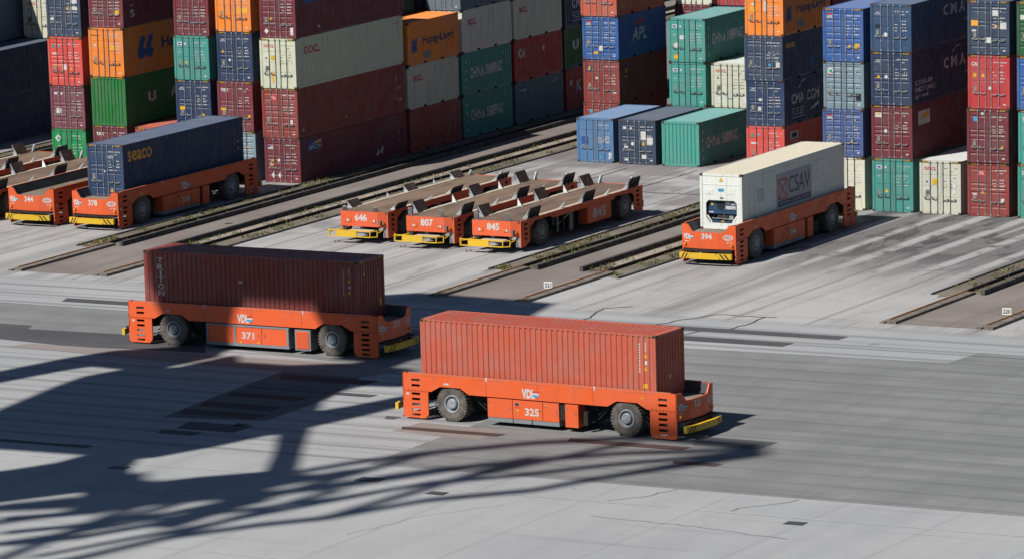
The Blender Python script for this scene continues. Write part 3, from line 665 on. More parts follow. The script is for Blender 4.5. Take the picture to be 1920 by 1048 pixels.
def m_tyre(rad, wd, sgn, lugs=34):
    b = MB(); o = lambda t: sgn*t
    prof = [(rad*.50, o(.06)), (rad*.56, o(.02)), (rad*.80, o(0)), (rad*.93, o(.03)), (rad*.965, o(.09)), (rad*.965, o(wd-.09)), (rad*.93, o(wd-.03)), (rad*.5, o(wd-.04))]
    b.ring((0, 0, 0), 'x', prof, 48)
    for i in range(lugs):
        a = 2*math.pi*i/lugs; da = math.pi/lugs*.62
        for x0, x1, sk in ((.015, wd*.48, 0), (wd*.52, wd-.015, .5)):
            P = []
            for x in (x0, x1):
                for rr, aa in ((rad*.90 if x in (.015, wd-.015) else rad*.95, a-da), (rad*.90 if x in (.015, wd-.015) else rad*.95, a+da), (rad*.995, a+da*.8), (rad*.995, a-da*.8)):
                    aa += sk*2*math.pi/lugs; P.append((o(x), rr*math.cos(aa), rr*math.sin(aa)))
            i0 = len(b.v); b.v += P
            for q in ((0, 1, 2, 3), (7, 6, 5, 4), (0, 4, 5, 1), (1, 5, 6, 2), (2, 6, 7, 3), (3, 7, 4, 0)): b.f.append(tuple(i0+t for t in q)); b.mi.append(0)
    return b.mesh('wheel')
def m_rim(rad, sgn):
    b = MB(); o = lambda t: sgn*t
    b.ring((0, 0, 0), 'x', [(rad*.52, o(.05)), (rad*.50, o(.015)), (rad*.43, o(.02)), (rad*.40, o(.09)), (rad*.30, o(.11)), (rad*.29, o(.02)), (rad*.24, o(-.01)), (.001, o(-.015))], 28)
    b.ring((0, 0, 0), 'x', [(rad*.35, o(.10)), (rad*.335, o(.085)), (rad*.305, o(.10))], 28, 1)
    for i in range(10):
        a = 2*math.pi*i/10; c = (o(.095), rad*.345*math.cos(a), rad*.345*math.sin(a)); b.box(c[0]-.02, c[0]+.02, c[1]-.018, c[1]+.018, c[2]-.018, c[2]+.018, 1)
    return b.mesh('rim', 2)
def add_wheels(r, rad, ys, x_out, wd=.55, tm=tyrem, rm=rimm):
    for y in ys:
        for sg, x in ((-1, x_out[1]), (1, x_out[0])):
            w_ = ob('wheel', cmesh(('ty', rad, sg), lambda: m_tyre(rad, wd, sg)), r, tm); w_.location = (x, y, rad)
            ob('rim', cmesh(('ri', rad, sg), lambda: m_rim(rad, sg)), w_, [rm, galvd])
        b = MB(); b.rod((x_out[0]+.3, y, rad), (x_out[1]-.3, y, rad), .13, 8); b.box(x_out[0]+.95, x_out[1]-.95, y-.45, y+.45, rad-.25, rad+.3)
        ob('axle', b.mesh('axle'), r, under)
def slot_block(b, X0, X1, y0, y1, z0, z1, ya, yb, slots, m=0):
    """panel y0..y1, z0..z1 with horizontal slots between ya..yb"""
    b.box(X0, X1, y0, ya, z0, z1, m); b.box(X0, X1, yb, y1, z0, z1, m)
    z = z0
    for a, c in sorted(slots): b.box(X0, X1, ya, yb, z, a, m); z = c
    b.box(X0, X1, ya, yb, z, z1, m)
LA, WA = 14.2, 3.1
def vdl_logo(d, s, t, h):
    d.text('VDL', s, s+h*1.6, t, t+h, white, bold=.055)
    for k, m_ in enumerate((redp, white, cyanp)): d.rect(s+h*1.32, s+h*2.1, t+h*(.55-.2*k)+.03, t+h*(.75-.2*k)+.03, m_, .004)
def carrier(loc, rz, num, label, kind='box'):
    r = root('container_carrier', loc, label, 'container carrier', 'driverless orange container carriers', rz)
    top = 2.08
    for side in (0, 1):
        X = lambda t: (WA-t) if side else t                       # t inward from the outer face
        b = MB(); x0, x1 = sorted((X(0), X(.07)))
        for e in (0, 1):
            Y = (lambda u: LA-u) if e else (lambda u: u)
            sl = [(1.72, 1.84), (1.48, 1.60)]
            ya, yb = sorted((Y(.48), Y(.92))); y0, y1 = sorted((Y(0), Y(1.5)))
            if e: slot_block(b, x0, x1, y0, y1, 1.3, top, ya, yb, sl)
            else: slot_block(b, x0, x1, y0, y1, 1.3, top, ya, yb, sl)
            y0, y1 = sorted((Y(0.01), Y(1.35)))
            slot_block(b, x0, x1, y0, y1, .30, 1.285, ya, yb, [(1.10, 1.22), (.86, .98), (.62, .74), (.38, .50)])
            zz = [(Y(.01), .30), (Y(.01), .16), (Y(.09), .08), (Y(.48), .08), (Y(.48), .30)]; b.prism(zz, 'x', x0, x1)
            zz = [(Y(.92), .30), (Y(.92), .08), (Y(1.18), .08), (Y(1.32), .22), (Y(1.35), .30)]; b.prism(zz, 'x', x0, x1)
            b.box(x0, x1, min(Y(.48), Y(.92)), max(Y(.48), Y(.92)), .08, .17); b.box(x0, x1, min(Y(.48), Y(.92)), max(Y(.48), Y(.92)), .27, .30)
        pts = [(1.5, 1.3), (1.5, top), (LA-1.5, top), (LA-1.5, 1.3), (LA-2.0, 1.56), (LA-3.05, 1.56), (LA-3.5, 1.30), (3.5, 1.30), (3.05, 1.56), (2.0, 1.56)]
        b.prism(pts, 'x', x0, x1)
        b.box(min(X(.002), X(.1)), max(X(.002), X(.1)), .3, LA-.3, top+.001, top+.03, 1)
        for u in (4.42, 7.1, 9.95): b.box(min(X(-.0015), X(.02)), max(X(-.0015), X(.02)), u, u+.02, 1.32, top-.02, 2)
        for u in (1.0, 3.7, 6.3, 8.9, 11.6): b.box(min(X(-.01), X(.02)), max(X(-.01), X(.02)), u, u+1.5, top-.07, top-.05, 1)
        for u in [.12+.18*q_ for q_ in range(7)]:
            for zz_ in (1.33, 1.25): b.box(min(X(-.008), X(.02)), max(X(-.008), X(.02)), u, u+.03, zz_, zz_+.03, 2); b.box(min(X(-.008), X(.02)), max(X(-.008), X(.02)), LA-u-.03, LA-u, zz_, zz_+.03, 2)
        s_ = ob('side_panel', b.mesh('side_panel', 3), r, [agvo, lipm, seamm])
        b = MB()
        for e_ in (0, 1):
            Y_ = (lambda u: LA-u) if e_ else (lambda u: u)
            for q_ in range(3): b.rod((X(.35+.1*q_), Y_(1.42), .45+.2*q_), (X(.30), Y_(1.75), .75+.18*q_), .025, 5); b.rod((X(.25), Y_(3.5+.1*q_), 1.25), (X(.4), Y_(4.2), .6+.2*q_), .028, 5)
        ob('hose', b.mesh('hose'), r, under)
        # dark guide face inside the side wall
        b = MB(); ya_ = .12
        pr = [(X(.075), top-.01), (X(.11), top-.01), (X(.30), 1.605), (X(.30), 1.57), (X(.075), 1.57)]
        i0 = len(b.v); b.prism(pr, 'y', .12, LA-.12); ob('guide_wall', b.mesh('guide_wall'), r, guidein)
        b = MB()
        for u in (4.4, LA-4.2): b.box(min(X(-.004), X(.09)), max(X(-.004), X(.09)), u, u+.08, top-.12, top+.034)
        ob('position_mark', b.mesh('position_mark'), r, white)
        # cabinets
        if kind == 'box':
            for (u0, u1, z0, nm) in ((4.47, 5.76, .40, 'd'), (5.79, 7.32, .40, 'd'), (7.35, 8.18, .40, 'd'), (8.5, 9.17, .22, 'd')):
                b = MB(); b.box(min(X(.03), X(.75)), max(X(.03), X(.75)), u0, u1, z0, 1.245)
                c_ = ob('cabinet', b.mesh('cabinet'), r, agvo)
                b = MB(); xx = sorted((X(.022), X(.031))); b.box(xx[0], xx[1], u1-.14, u1-.10, .75, .9); b.box(xx[0], xx[1], u0+.1, u0+.14, 1.0, 1.1); ob('door_latch', b.mesh('door_latch'), c_, galvd)
            for (u0, u1) in ((4.47, 5.76), (5.8, 6.75), (6.8, 8.18)):
                b = MB(); b.box(min(X(.05), X(.72)), max(X(.05), X(.72)), u0, u1, .20, .395); ob('skirt', b.mesh('skirt'), r, greyp)
            b = MB(); b.box(min(X(.1), X(.5)), max(X(.1), X(.5)), 8.2, 8.45, .5, 1.2); b.box(min(X(.12), X(.4)), max(X(.12), X(.4)), 9.4, 9.6, .35, .95); ob('hydraulic_block', b.mesh('hydraulic_block'), r, under)
            d = Decal()
            d.rect(5.92, 6.12, .98, 1.12, galvd); d.rect(5.95, 6.06, 1.0, 1.1, blackp, .004); d.rect(5.9, 6.2, .90, .93, redp); d.rect(5.97, 6.12, .74, .82, yellow); d.disc(7.5, 1.1, .04, .04, yellow)
        else:
            for (u0, u1) in ((4.60, 6.05), (6.19, 7.63), (7.66, 9.05)):
                b = MB(); b.box(min(X(.03), X(.75)), max(X(.03), X(.75)), u0, u1, .36, 1.16); c_ = ob('cabinet', b.mesh('cabinet'), r, agvo)
                b = MB(); xx = sorted((X(.02), X(.031))); hx = u1-.17 if u0 < 7.6 else u0+.15; b.box(xx[0], xx[1], hx, hx+.04, .68, .86); ob('door_latch', b.mesh('door_latch'), c_, redp)
            b = MB(); xo = sorted((X(.01), X(.5)))
            b.box(xo[0], xo[1], 4.48, 9.2, 1.165, 1.25); b.box(xo[0], xo[1], 4.48, 9.2, .22, .355)
            for u in (4.48, 6.06, 9.06): b.box(xo[0], xo[1], u, u+.12, .356, 1.164)
            ob('cabinet_frame', b.mesh('cabinet_frame'), r, greyp)
            b = MB(); b.box(min(X(.04), X(.7)), max(X(.04), X(.7)), 9.52, 10.4, .2, 1.2, 0)
            b.box(min(X(.02), X(.05)), max(X(.02), X(.05)), 9.6, 10.32, .28, 1.12, 1)
            for q in range(12): b.box(min(X(.005), X(.021)), max(X(.005), X(.021)), 9.62, 10.3, .30+.068*q, .33+.068*q, 1)
            ob('cooling_unit', b.mesh('cooling_unit'), r, [greyp, agvo])
            d = Decal(); [d.disc(u, .42, .05, .05, yellow) for u in (6.45, 7.45)]
        nx = 6.42 if kind == 'box' else 6.5
        if side: d.text(num, nx, nx+.72, .58, .92, white, bold=.03)
        else: d.text(num, nx+.72, nx, .62, .90, white, bold=.03)
        if side: vdl_logo(d, 6.3, 1.36, .42); d.rect(2.2, 2.45, 1.66, 1.74, greyw); d.rect(12.4, 12.5, 1.75, 1.82, yellow); d.rect(.2, .34, 1.1, 1.2, greyw)
        else: d.text('VDL', 7.0, 6.4, 1.36, 1.78, white, bold=.03)
        for u in (.95, 13.2): d.disc(u, .14, .04, .04, yellow)
        d.build('lettering', r, lambda s, t, l: (X(.028 if t < 1.28 and 4 < s < 10 else -.002)+(l+.002)*(1 if side else -1), s, t))
    for e in (0, 1):
        Y = (lambda u: LA-u) if e else (lambda u: u)
        P = [(0, top), (.36, top), (.64, 1.72), (.95, 1.70), (2.15, 1.70), (2.46, 1.72), (2.74, top), (3.1, top)]
        yo = [.0, -.05, -.10, -.16, -.16, -.10, -.05, .0]
        b = MB()
        for (a, za), (c, zc), ya_, yc in zip(P, P[1:], yo, yo[1:]):
            i0 = len(b.v); b.v += [(a, Y(ya_), .84), (c, Y(yc), .84), (c, Y(yc), zc), (a, Y(ya_), za), (a, Y(ya_+.06), .84), (c, Y(yc+.06), .84), (c, Y(yc+.06), zc), (a, Y(ya_+.06), za)]
            for q in ((0, 1, 2, 3), (7, 6, 5, 4), (3, 2, 6, 7), (0, 4, 5, 1), (0, 3, 7, 4), (1, 5, 6, 2)): b.f.append(tuple(i0+t for t in q)); b.mi.append(0)
        ep = ob('end_panel', b.mesh('end_panel'), r, agvo)
        b = MB()
        for a, c in ((.075, .30), (WA-.075, WA-.30)):            # slanted cheeks beside the notch
            i0 = len(b.v); q = .62 if a < 1 else WA-.62
            b.face([(.36 if a < 1 else WA-.36, Y(-.04), top), (q, Y(-.08), 1.70), (c, Y(.7), 1.62), (a, Y(.7), top-.02)])
        ob('guide_cheek', b.mesh('guide_cheek'), r, guidein)
        d = Decal()
        mp = (lambda s, t, l: (s, -.165-l if .9 < s < 2.2 else (-.055-.11*(min(s, WA-s)-.36)/.6 if min(s, WA-s) > .36 else -.05*min(s, WA-s)/.36)-.004-l, t)) if not e else \
             (lambda s, t, l: (WA-s, LA+(.165+l if .9 < s < 2.2 else (.055+.11*(min(s, WA-s)-.36)/.6 if min(s, WA-s) > .36 else .05*min(s, WA-s)/.36)+.004+l), t))
        d.text(num, 1.20, 1.80, 1.33, 1.64, white, bold=.03)
        vdl_logo(d, .08, 1.30, .30); d.rect(.18, .27, 1.17, 1.22, greyw); d.rect(.31, .42, 1.17, 1.22, greyw)
        d.ring(2.68, 1.45, .28, .15, .05, greyw); [d.ring(2.55+.13*k, 1.45, .075, .085, .03, greyw, n=10) for k in range(3)]
        d.rect(2.62, 2.71, 1.17, 1.22, greyw); d.rect(2.78, 2.89, 1.17, 1.22, greyw)
        d.build('lettering', ep, mp)
        b = MB()
        for x in (.2, 2.9): b.box(x-.05, x+.05, min(Y(-.12), Y(0)), max(Y(-.12), Y(0)), 1.0, 1.1)
        ob('marker_lamp', b.mesh('marker_lamp'), ep, amber)
        # bumper: bowed yellow bar with black slanted bars
        bx = [(-.35, -.42), (.55, -.62), (2.0, -.62), (2.75, -.42)] if not e else [(.35, -.42), (1.1, -.62), (2.55, -.62), (3.45, -.42)]
        bx = [(.05, -.46), (.75, -.62), (2.35, -.62), (3.05, -.46)]
        b = MB()
        for (a, ya_), (c, yc) in zip(bx, bx[1:]):
            i0 = len(b.v); b.v += [(a, Y(ya_), .38), (c, Y(yc), .38), (c, Y(yc), .67), (a, Y(ya_), .67), (a, Y(ya_+.16), .38), (c, Y(yc+.16), .38), (c, Y(yc+.16), .67), (a, Y(ya_+.16), .67)]
            for q in ((0, 1, 2, 3), (7, 6, 5, 4), (3, 2, 6, 7), (0, 4, 5, 1), (0, 3, 7, 4), (1, 5, 6, 2)): b.f.append(tuple(i0+t for t in q)); b.mi.append(0)
        def yat(x):
            for (a, ya_), (c, yc) in zip(bx, bx[1:]):
                if a <= x <= c: return ya_+(yc-ya_)*(x-a)/(c-a)
            return -.46
        for x in (.16, .36, .56): b.face([(x, Y(yat(x)-.004), .39), (x+.09, Y(yat(x+.09)-.004), .39), (x+.27, Y(yat(x+.27)-.004), .665), (x+.18, Y(yat(x+.18)-.004), .665)], 1)
        for x in (2.94, 2.72, 2.50): b.face([(x, Y(yat(x)-.004), .39), (x-.09, Y(yat(x-.09)-.004), .39), (x-.30, Y(yat(x-.30)-.004), .665), (x-.21, Y(yat(x-.21)-.004), .665)], 1)
        ob('bumper', b.mesh('bumper'), r, [yelb, blackp])
        b = MB()
        for x in (.55, 2.5): b.beam((x, Y(-.5), .58), (x, Y(.35), .80), .07, .07)
        b.box(.15, 2.95, min(Y(-.3), Y(.3)), max(Y(-.3), Y(.3)), .72, .80)
        ob('bumper_arms', b.mesh('bumper_arms'), r, under)
    b = MB(); b.box(.31, WA-.31, .0, LA, 1.50, 1.60); ob('deck', b.mesh('deck'), r, deckm)
    b = MB(); b.box(.34, WA-.34, .1, 1.35, .85, 1.49); b.box(.34, WA-.34, LA-1.35, LA-.1, .85, 1.49)
    b.box(.78, WA-.78, 1.36, 4.3, 1.0, 1.49); b.box(.78, WA-.78, LA-4.3, LA-1.36, 1.0, 1.49); b.box(.6, WA-.6, 4.31, LA-4.31, .95, 1.49); b.box(.8, WA-.8, 4.4, LA-4.6, .35, .94)
    ob('chassis', b.mesh('chassis'), r, under)
    add_wheels(r, .81, (2.55, LA-2.6), (.06, WA-.06))
    return r
def old_carrier(loc, rz, num, label, tall=1.0):
    LO, WO = 13.55, 2.92; top = 1.66
    r = root('container_carrier', loc, label, 'container carrier', 'older flatbed container carriers', rz)
    for side in (0, 1):
        X = lambda t: (WO-t) if side else t
        x0, x1 = sorted((X(0), X(.06))); b = MB()
        for e in (0, 1):
            Y = (lambda u: LO-u) if e else (lambda u: u)
            ya, yb = sorted((Y(.40), Y(.72))); y0, y1 = sorted((Y(0), Y(.98)))
            slot_block(b, x0, x1, y0, y1, .55, top, ya, yb, [(1.36, 1.48), (1.09, 1.21), (.82, .94), (.62, .74)] if 0 else [(1.38, 1.50), (1.12, 1.24), (.86, .98), (.60, .72)])
            b.prism([(Y(0), .55), (Y(0), .26), (Y(.45), .26), (Y(.9), .45), (Y(.98), .55)], 'x', x0, x1)
        b.prism([(.98, 1.2), (.98, top), (LO-.98, top), (LO-.98, 1.2), (LO-1.25, 1.42), (LO-3.0, 1.5), (LO-3.3, 1.36), (3.5, 1.36), (3.2, 1.5), (1.6, 1.5)], 'x', x0, x1)
        ob('side_panel', b.mesh('side_panel'), r, agvo2)
        b = MB(); b.box(min(X(.03), X(.3)), max(X(.03), X(.3)), 1.4, LO-1.4, top+.001, top+.022); ob('edge_strip', b.mesh('edge_strip'), r, creamedge)
        # sloping guide plates with stiffening ribs
        for u in (1.35, 7.35, LO-1.1):
            b = MB(); hgt = .58*tall; fl = .16
            P = lambda y, t, z: (X(t), y, z)
            b.v += [P(u-.6, .14, top+.02), P(u+.6, .14, top+.02), P(u+.62, -fl, top+.02+hgt), P(u-.5, -fl, top+.02+hgt), P(u-.6, .18, top+.02), P(u+.6, .18, top+.02), P(u+.62, -fl+.035, top+.02+hgt), P(u-.5, -fl+.035, top+.02+hgt)]
            for q in ((0, 1, 2, 3), (7, 6, 5, 4), (3, 2, 6, 7), (0, 4, 5, 1), (0, 3, 7, 4), (1, 5, 6, 2)): b.f.append(q); b.mi.append(0)
            for q in (-.62, -.2, .2, .6):
                i0 = len(b.v); b.v += [P(u+q, .02, top+.021), P(u+q, .139, top+.021), P(u+q, -fl, top+.015+hgt), P(u+q+.04, .02, top+.021), P(u+q+.04, .139, top+.021), P(u+q+.04, -fl, top+.015+hgt)]
                for f in ((0, 1, 2), (5, 4, 3), (0, 3, 4, 1), (1, 4, 5, 2), (2, 5, 3, 0)): b.f.append(tuple(i0+t for t in f)); b.mi.append(1)
            i0 = len(b.v); b.v += [P(u-.62, .0, top+.02), P(u-.62, .3, top+.02), P(u-.5, -fl, top+.02+hgt), P(u-.66, .0, top+.02), P(u-.66, .3, top+.02), P(u-.54, -fl, top+.02+hgt)]
            for f in ((0, 1, 2), (5, 4, 3), (0, 3, 4, 1), (1, 4, 5, 2), (2, 5, 3, 0)): b.f.append(tuple(i0+t for t in f)); b.mi.append(2)
            ob('guide_plate', b.mesh('guide_plate', 3), r, [rustpl if not side else guidein, guidein, galv])
        for u in (4.6, LO-3.9):
            b = MB(); i0 = 0
            b.v += [(X(.12), u, top), (X(.36), u+.08, top), (X(-.03), u+.28, top+.42*tall), (X(.12), u+.05, top), (X(.36), u+.13, top), (X(-.03), u+.33, top+.42*tall)]
            for f in ((0, 1, 2), (5, 4, 3), (0, 3, 4, 1), (1, 4, 5, 2), (2, 5, 3, 0)): b.f.append(f); b.mi.append(0)
            ob('guide_fin', b.mesh('guide_fin'), r, galv)
    for e in (0, 1):
        Y = (lambda u: LO-u) if e else (lambda u: u)
        P = [(.0, .0), (.08, -.22), (WO-.5, -.22), (WO-.06, .0)]; b = MB()
        for (a, ya_), (c, yc) in zip(P, P[1:]):
            i0 = len(b.v); b.v += [(a, Y(ya_), .86), (c, Y(yc), .86), (c, Y(yc), top), (a, Y(ya_), top), (a, Y(ya_+.06), .86), (c, Y(yc+.06), .86), (c, Y(yc+.06), top), (a, Y(ya_+.06), top)]
            for q in ((0, 1, 2, 3), (7, 6, 5, 4), (3, 2, 6, 7), (0, 4, 5, 1), (0, 3, 7, 4), (1, 5, 6, 2)): b.f.append(tuple(i0+t for t in q)); b.mi.append(0)
        ep = ob('end_panel', b.mesh('end_panel'), r, agvo2)
        d = Decal()
        if num: d.text(num, .98, 1.74, 1.16, 1.54, white, bold=.035)
        d.build('lettering', ep, (lambda s, t, l: (s, -.224-l, t)) if not e else (lambda s, t, l: (WO-s, LO+.224+l, t)))
        for x in (.48, 2.0):
            b = MB(); b.box(x-.02, x+.27, min(Y(-.24), Y(-.2)), max(Y(-.24), Y(-.2)), 1.09, 1.27, 0); b.box(x, x+.11, min(Y(-.252), Y(-.24)), max(Y(-.252), Y(-.24)), 1.11, 1.25, 1); b.box(x+.14, x+.25, min(Y(-.252), Y(-.24)), max(Y(-.252), Y(-.24)), 1.11, 1.25, 2)
            ob('headlight', b.mesh('headlight'), ep, [redp, lampw, amber] if x < 1 else [redp, amber, lampw])
        b = MB(); b.box(WO-.42, WO-.30, min(Y(-.3), Y(-.12)), max(Y(-.3), Y(-.12)), 1.0, 1.2, 0); b.rod((WO-.2, Y(-.16), 1.02), (WO-.2, Y(-.16), 1.14), .05, 8, 1); ob('beacon', b.mesh('beacon'), ep, [galvd, amber])
        b = MB()
        for x0, x1 in ((.1, .32), (WO-.32, WO-.07)): b.box(x0, x1, min(Y(.02), Y(.12)), max(Y(.02), Y(.12)), .27, .855)
        ob('corner_post', b.mesh('corner_post'), r, galv)
        b = MB(); b.box(.12, WO-.12, min(Y(.13), Y(.22)), max(Y(.13), Y(.22)), .8, 1.5); b.box(.7, 2.3, min(Y(-.78), Y(.1)), max(Y(-.78), Y(.1)), .6, .68, 1)
        for x in (.5, 2.3): b.beam((x, Y(-.75), .64), (x, Y(.3), .80), .06, .06)
        ob('bumper_arms', b.mesh('bumper_arms', 2), r, [under, creamedge])
        b = MB(); Q = [(-.45, -.55), (-.3, -.88), (2.3, -.88), (2.6, -.62)]
        for z in (.40, .72):
            for (a, ya_), (c, yc) in zip(Q, Q[1:]): b.beam((a, Y(ya_), z), (c, Y(yc), z), .05, .05)
        for a, ya_ in Q+[(.2, -.88)]: b.beam((a, Y(ya_), .38), (a, Y(ya_), .74), .045, .045)
        b.box(.2, 1.45, min(Y(-.90), Y(-.84)), max(Y(-.90), Y(-.84)), .38, .74)
        for a, ya_ in (Q[0], Q[3]): b.beam((a, Y(ya_), .56), (min(max(a, .2), 2.7), Y(.1), .7), .05, .05)
        ob('bumper', b.mesh('bumper'), r, yelb)
        for x in (.22, WO-.75):
            b = MB(); b.beam((x, Y(.0), top), (x+.05, Y(-.12), top+.42*tall), .22, .07); b.beam((x+.04, Y(.12), top), (x+.05, Y(-.1), top+.40*tall), .06, .12)
            ob('end_stop', b.mesh('end_stop'), r, galv)
    b = MB(); b.box(.07, WO-.07, -.05, LO+.05, top-.1, top); ob('deck', b.mesh('deck'), r, deckr)
    b = MB(); b.box(.8, WO-.8, .3, LO-.3, .85, top-.11); b.box(.12, WO-.12, 3.6, 3.9, .9, top-.11); b.box(.12, WO-.12, 9.95, 10.3, .5, top-.11)
    for y in (4.2, 5.0, 6.1, 6.7): b.box(.25, .42, y, y+.16, .4, top-.12); b.box(WO-.42, WO-.25, y, y+.16, .4, top-.12)
    b.box(.6, WO-.6, 3.9, 9.6, .45, .84); ob('chassis', b.mesh('chassis'), r, under)
    b = MB(); b.rod((WO-.5, 4.1, .5), (WO-.3, 5.9, 1.3), .05); b.rod((WO-.3, 5.95, .35), (WO-.3, 5.95, 1.4), .11, 8); b.rod((WO-.35, 4.5, .45), (WO-.35, 4.5, 1.3), .09, 8); ob('hydraulic_leg', b.mesh('hydraulic_leg'), r, galv)
    for side in (0, 1):
        X = lambda t: (WO-t) if side else t
        b = MB(); b.box(min(X(.0), X(.8)), max(X(.0), X(.8)), 7.3, 9.9, .45, 1.35); c_ = ob('engine_box', b.mesh('engine_box'), r, agvo2)
        d = Decal(); s0, s1 = (7.85, 9.35) if side else (9.35, 7.85); num and d.text(num, s0, s1, .64, 1.20, white, bold=.035); d.build('lettering', c_, lambda s, t, l: (X(-.003)+(l if side else -l), s, t))
    add_wheels(r, .75, (2.42, LO-1.85), (.06, WO-.06), .5)
    return r
def framed(origin, yaw, lx, ly):
    return (origin[0]+lx*math.cos(yaw)-ly*math.sin(yaw), origin[1]+lx*math.sin(yaw)+ly*math.cos(yaw))
c325, yaw325 = (44.0478, -60.9797), -.0465
c371, yaw371 = (21.073, -48.4881), .0011
for (o_, yw, num, kd, lab) in ((c325, yaw325, '325', 'box', 'orange driverless carrier numbered 325 in full sun, carrying a brick red container'),
                               (c371, yaw371, '371', 'frame', 'orange driverless carrier numbered 371 half in crane shade, carrying a brown container')):
    p_ = framed(o_, yw, -.81, 2.77); carrier((p_[0], p_[1], 0), yw-math.pi/2, num, lab, kd)
carrier((-3.62, -18.33, 0), -.0178, '378', 'parked orange carrier numbered 378 with a long navy container on it')
carrier((-8.02, -18.22, 0), -.012, '344', 'empty parked orange carrier numbered 344 with an open walled deck')
carrier((35.39-.33, -19.0, 0), .0114, '394', 'orange carrier numbered 394 with a white refrigerated container on it')
old_carrier((22.25, -18.5, 0), -.003, '845', 'empty orange flatbed carrier numbered 845, right one of the parked three')
old_carrier((18.06, -18.3, 0), -.003, '807', 'empty orange flatbed carrier numbered 807, middle one of the parked three')
old_carrier((13.6, -17.75, 0), .0, '646', 'empty orange flatbed carrier numbered 646 with low guide plates', .62)
old_carrier((-12.45, -18.2, 0), .0, '', 'rusty decked flatbed carrier at the left edge directly beside carrier 344')
old_carrier((-16.95, -16.6, 0), .0, '', 'rusty decked flatbed carrier farthest left, partly cut off by the photo edge')

# ------------------------------------------------------------------ containers on carriers
ZD = 1.605
def onframe(o_, yw, z, L, H, col, lab, **kw):
    p_ = framed(o_, yw, 0, W); return container(p_[0], p_[1], z, L, H, col, lab, rz=yw-math.pi/2, **kw)
def side_stencil(col1, base, tris=True, H=HH, L=S40):
    d = Decal(); fn, br = side_map(H, L)
    for k in range(11): d.rect(L-.88, L-.82, 1.25+.12*k-.02, 1.33+.12*k-.02, col1)
    for k in range(4): d.rect(L-.56, L-.49, 2.15+.11*k, 2.23+.11*k, col1)
    d.rect(L-.6, L-.46, 1.88, 2.02, yellow); d.rect(L-.58, L-.44, 1.6, 1.76, greyw); d.poly([(L-.64, 1.34), (L-.42, 1.34), (L-.53, 1.54)], yellow)
    return d, fn, br
r325 = onframe(c325, yaw325, ZD, S40, HH, 'brick', 'brick red forty-foot container riding on carrier 325', seed=11)
d, fn, br = side_stencil(white, 0); d.rect(S40-.66, S40-.44, .55, .75, yellow); d.build('lettering', r325, fn, br)
r371 = onframe(c371, yaw371, ZD+.04, S40, HH, 'triton', 'brown container lettered TRITON on carrier 371', seed=12)
d, fn, br = side_stencil(greyw, 0); d.vtext('TRITON', .78, 2.58, .34, .27, .045, white); d.rect(5.45, 5.65, 1.55, 1.68, greyw); d.rect(5.8, 5.9, 1.58, 1.68, bluep)
d.build('lettering', r371, fn, br)
for r_, pos in ((r325, [(1.15, .82, .14, .2)]), (r371, [(.5, 2.15, .2, .22), (1.95, .55, .2, .34)])):
    d = Decal()
    for k, (s0, t0, ws, wt) in enumerate(pos):
        if k == 0 and len(pos) > 1: d.poly([(s0, t0), (s0+ws, t0), (s0+ws/2, t0+wt)], yellow)
        else: d.rect(s0, s0+ws, t0, t0+wt, yellow)
    if len(pos) > 1: [d.rect(1.84, 1.88, .8+.1*k, .86+.1*k, greyw) for k in range(15)]
    d.build('markings', r_, lambda s, t, l: (W-s, S40-.016+l, t))
container(-3.488, -16.8722, ZD, S40, HH, 'seaco', 'long navy container lettered seaco on parked carrier 378', 'A', 'none', 'seaco40', rz=-.0178,
          extra=[('dash', 1.4, 1.75, 2.1, 2.3, 2), ('rect', 1.1, 1.2, 1.35, 1.45, 'w'), ('tri', 1.6, .35, .12)], seed=41)
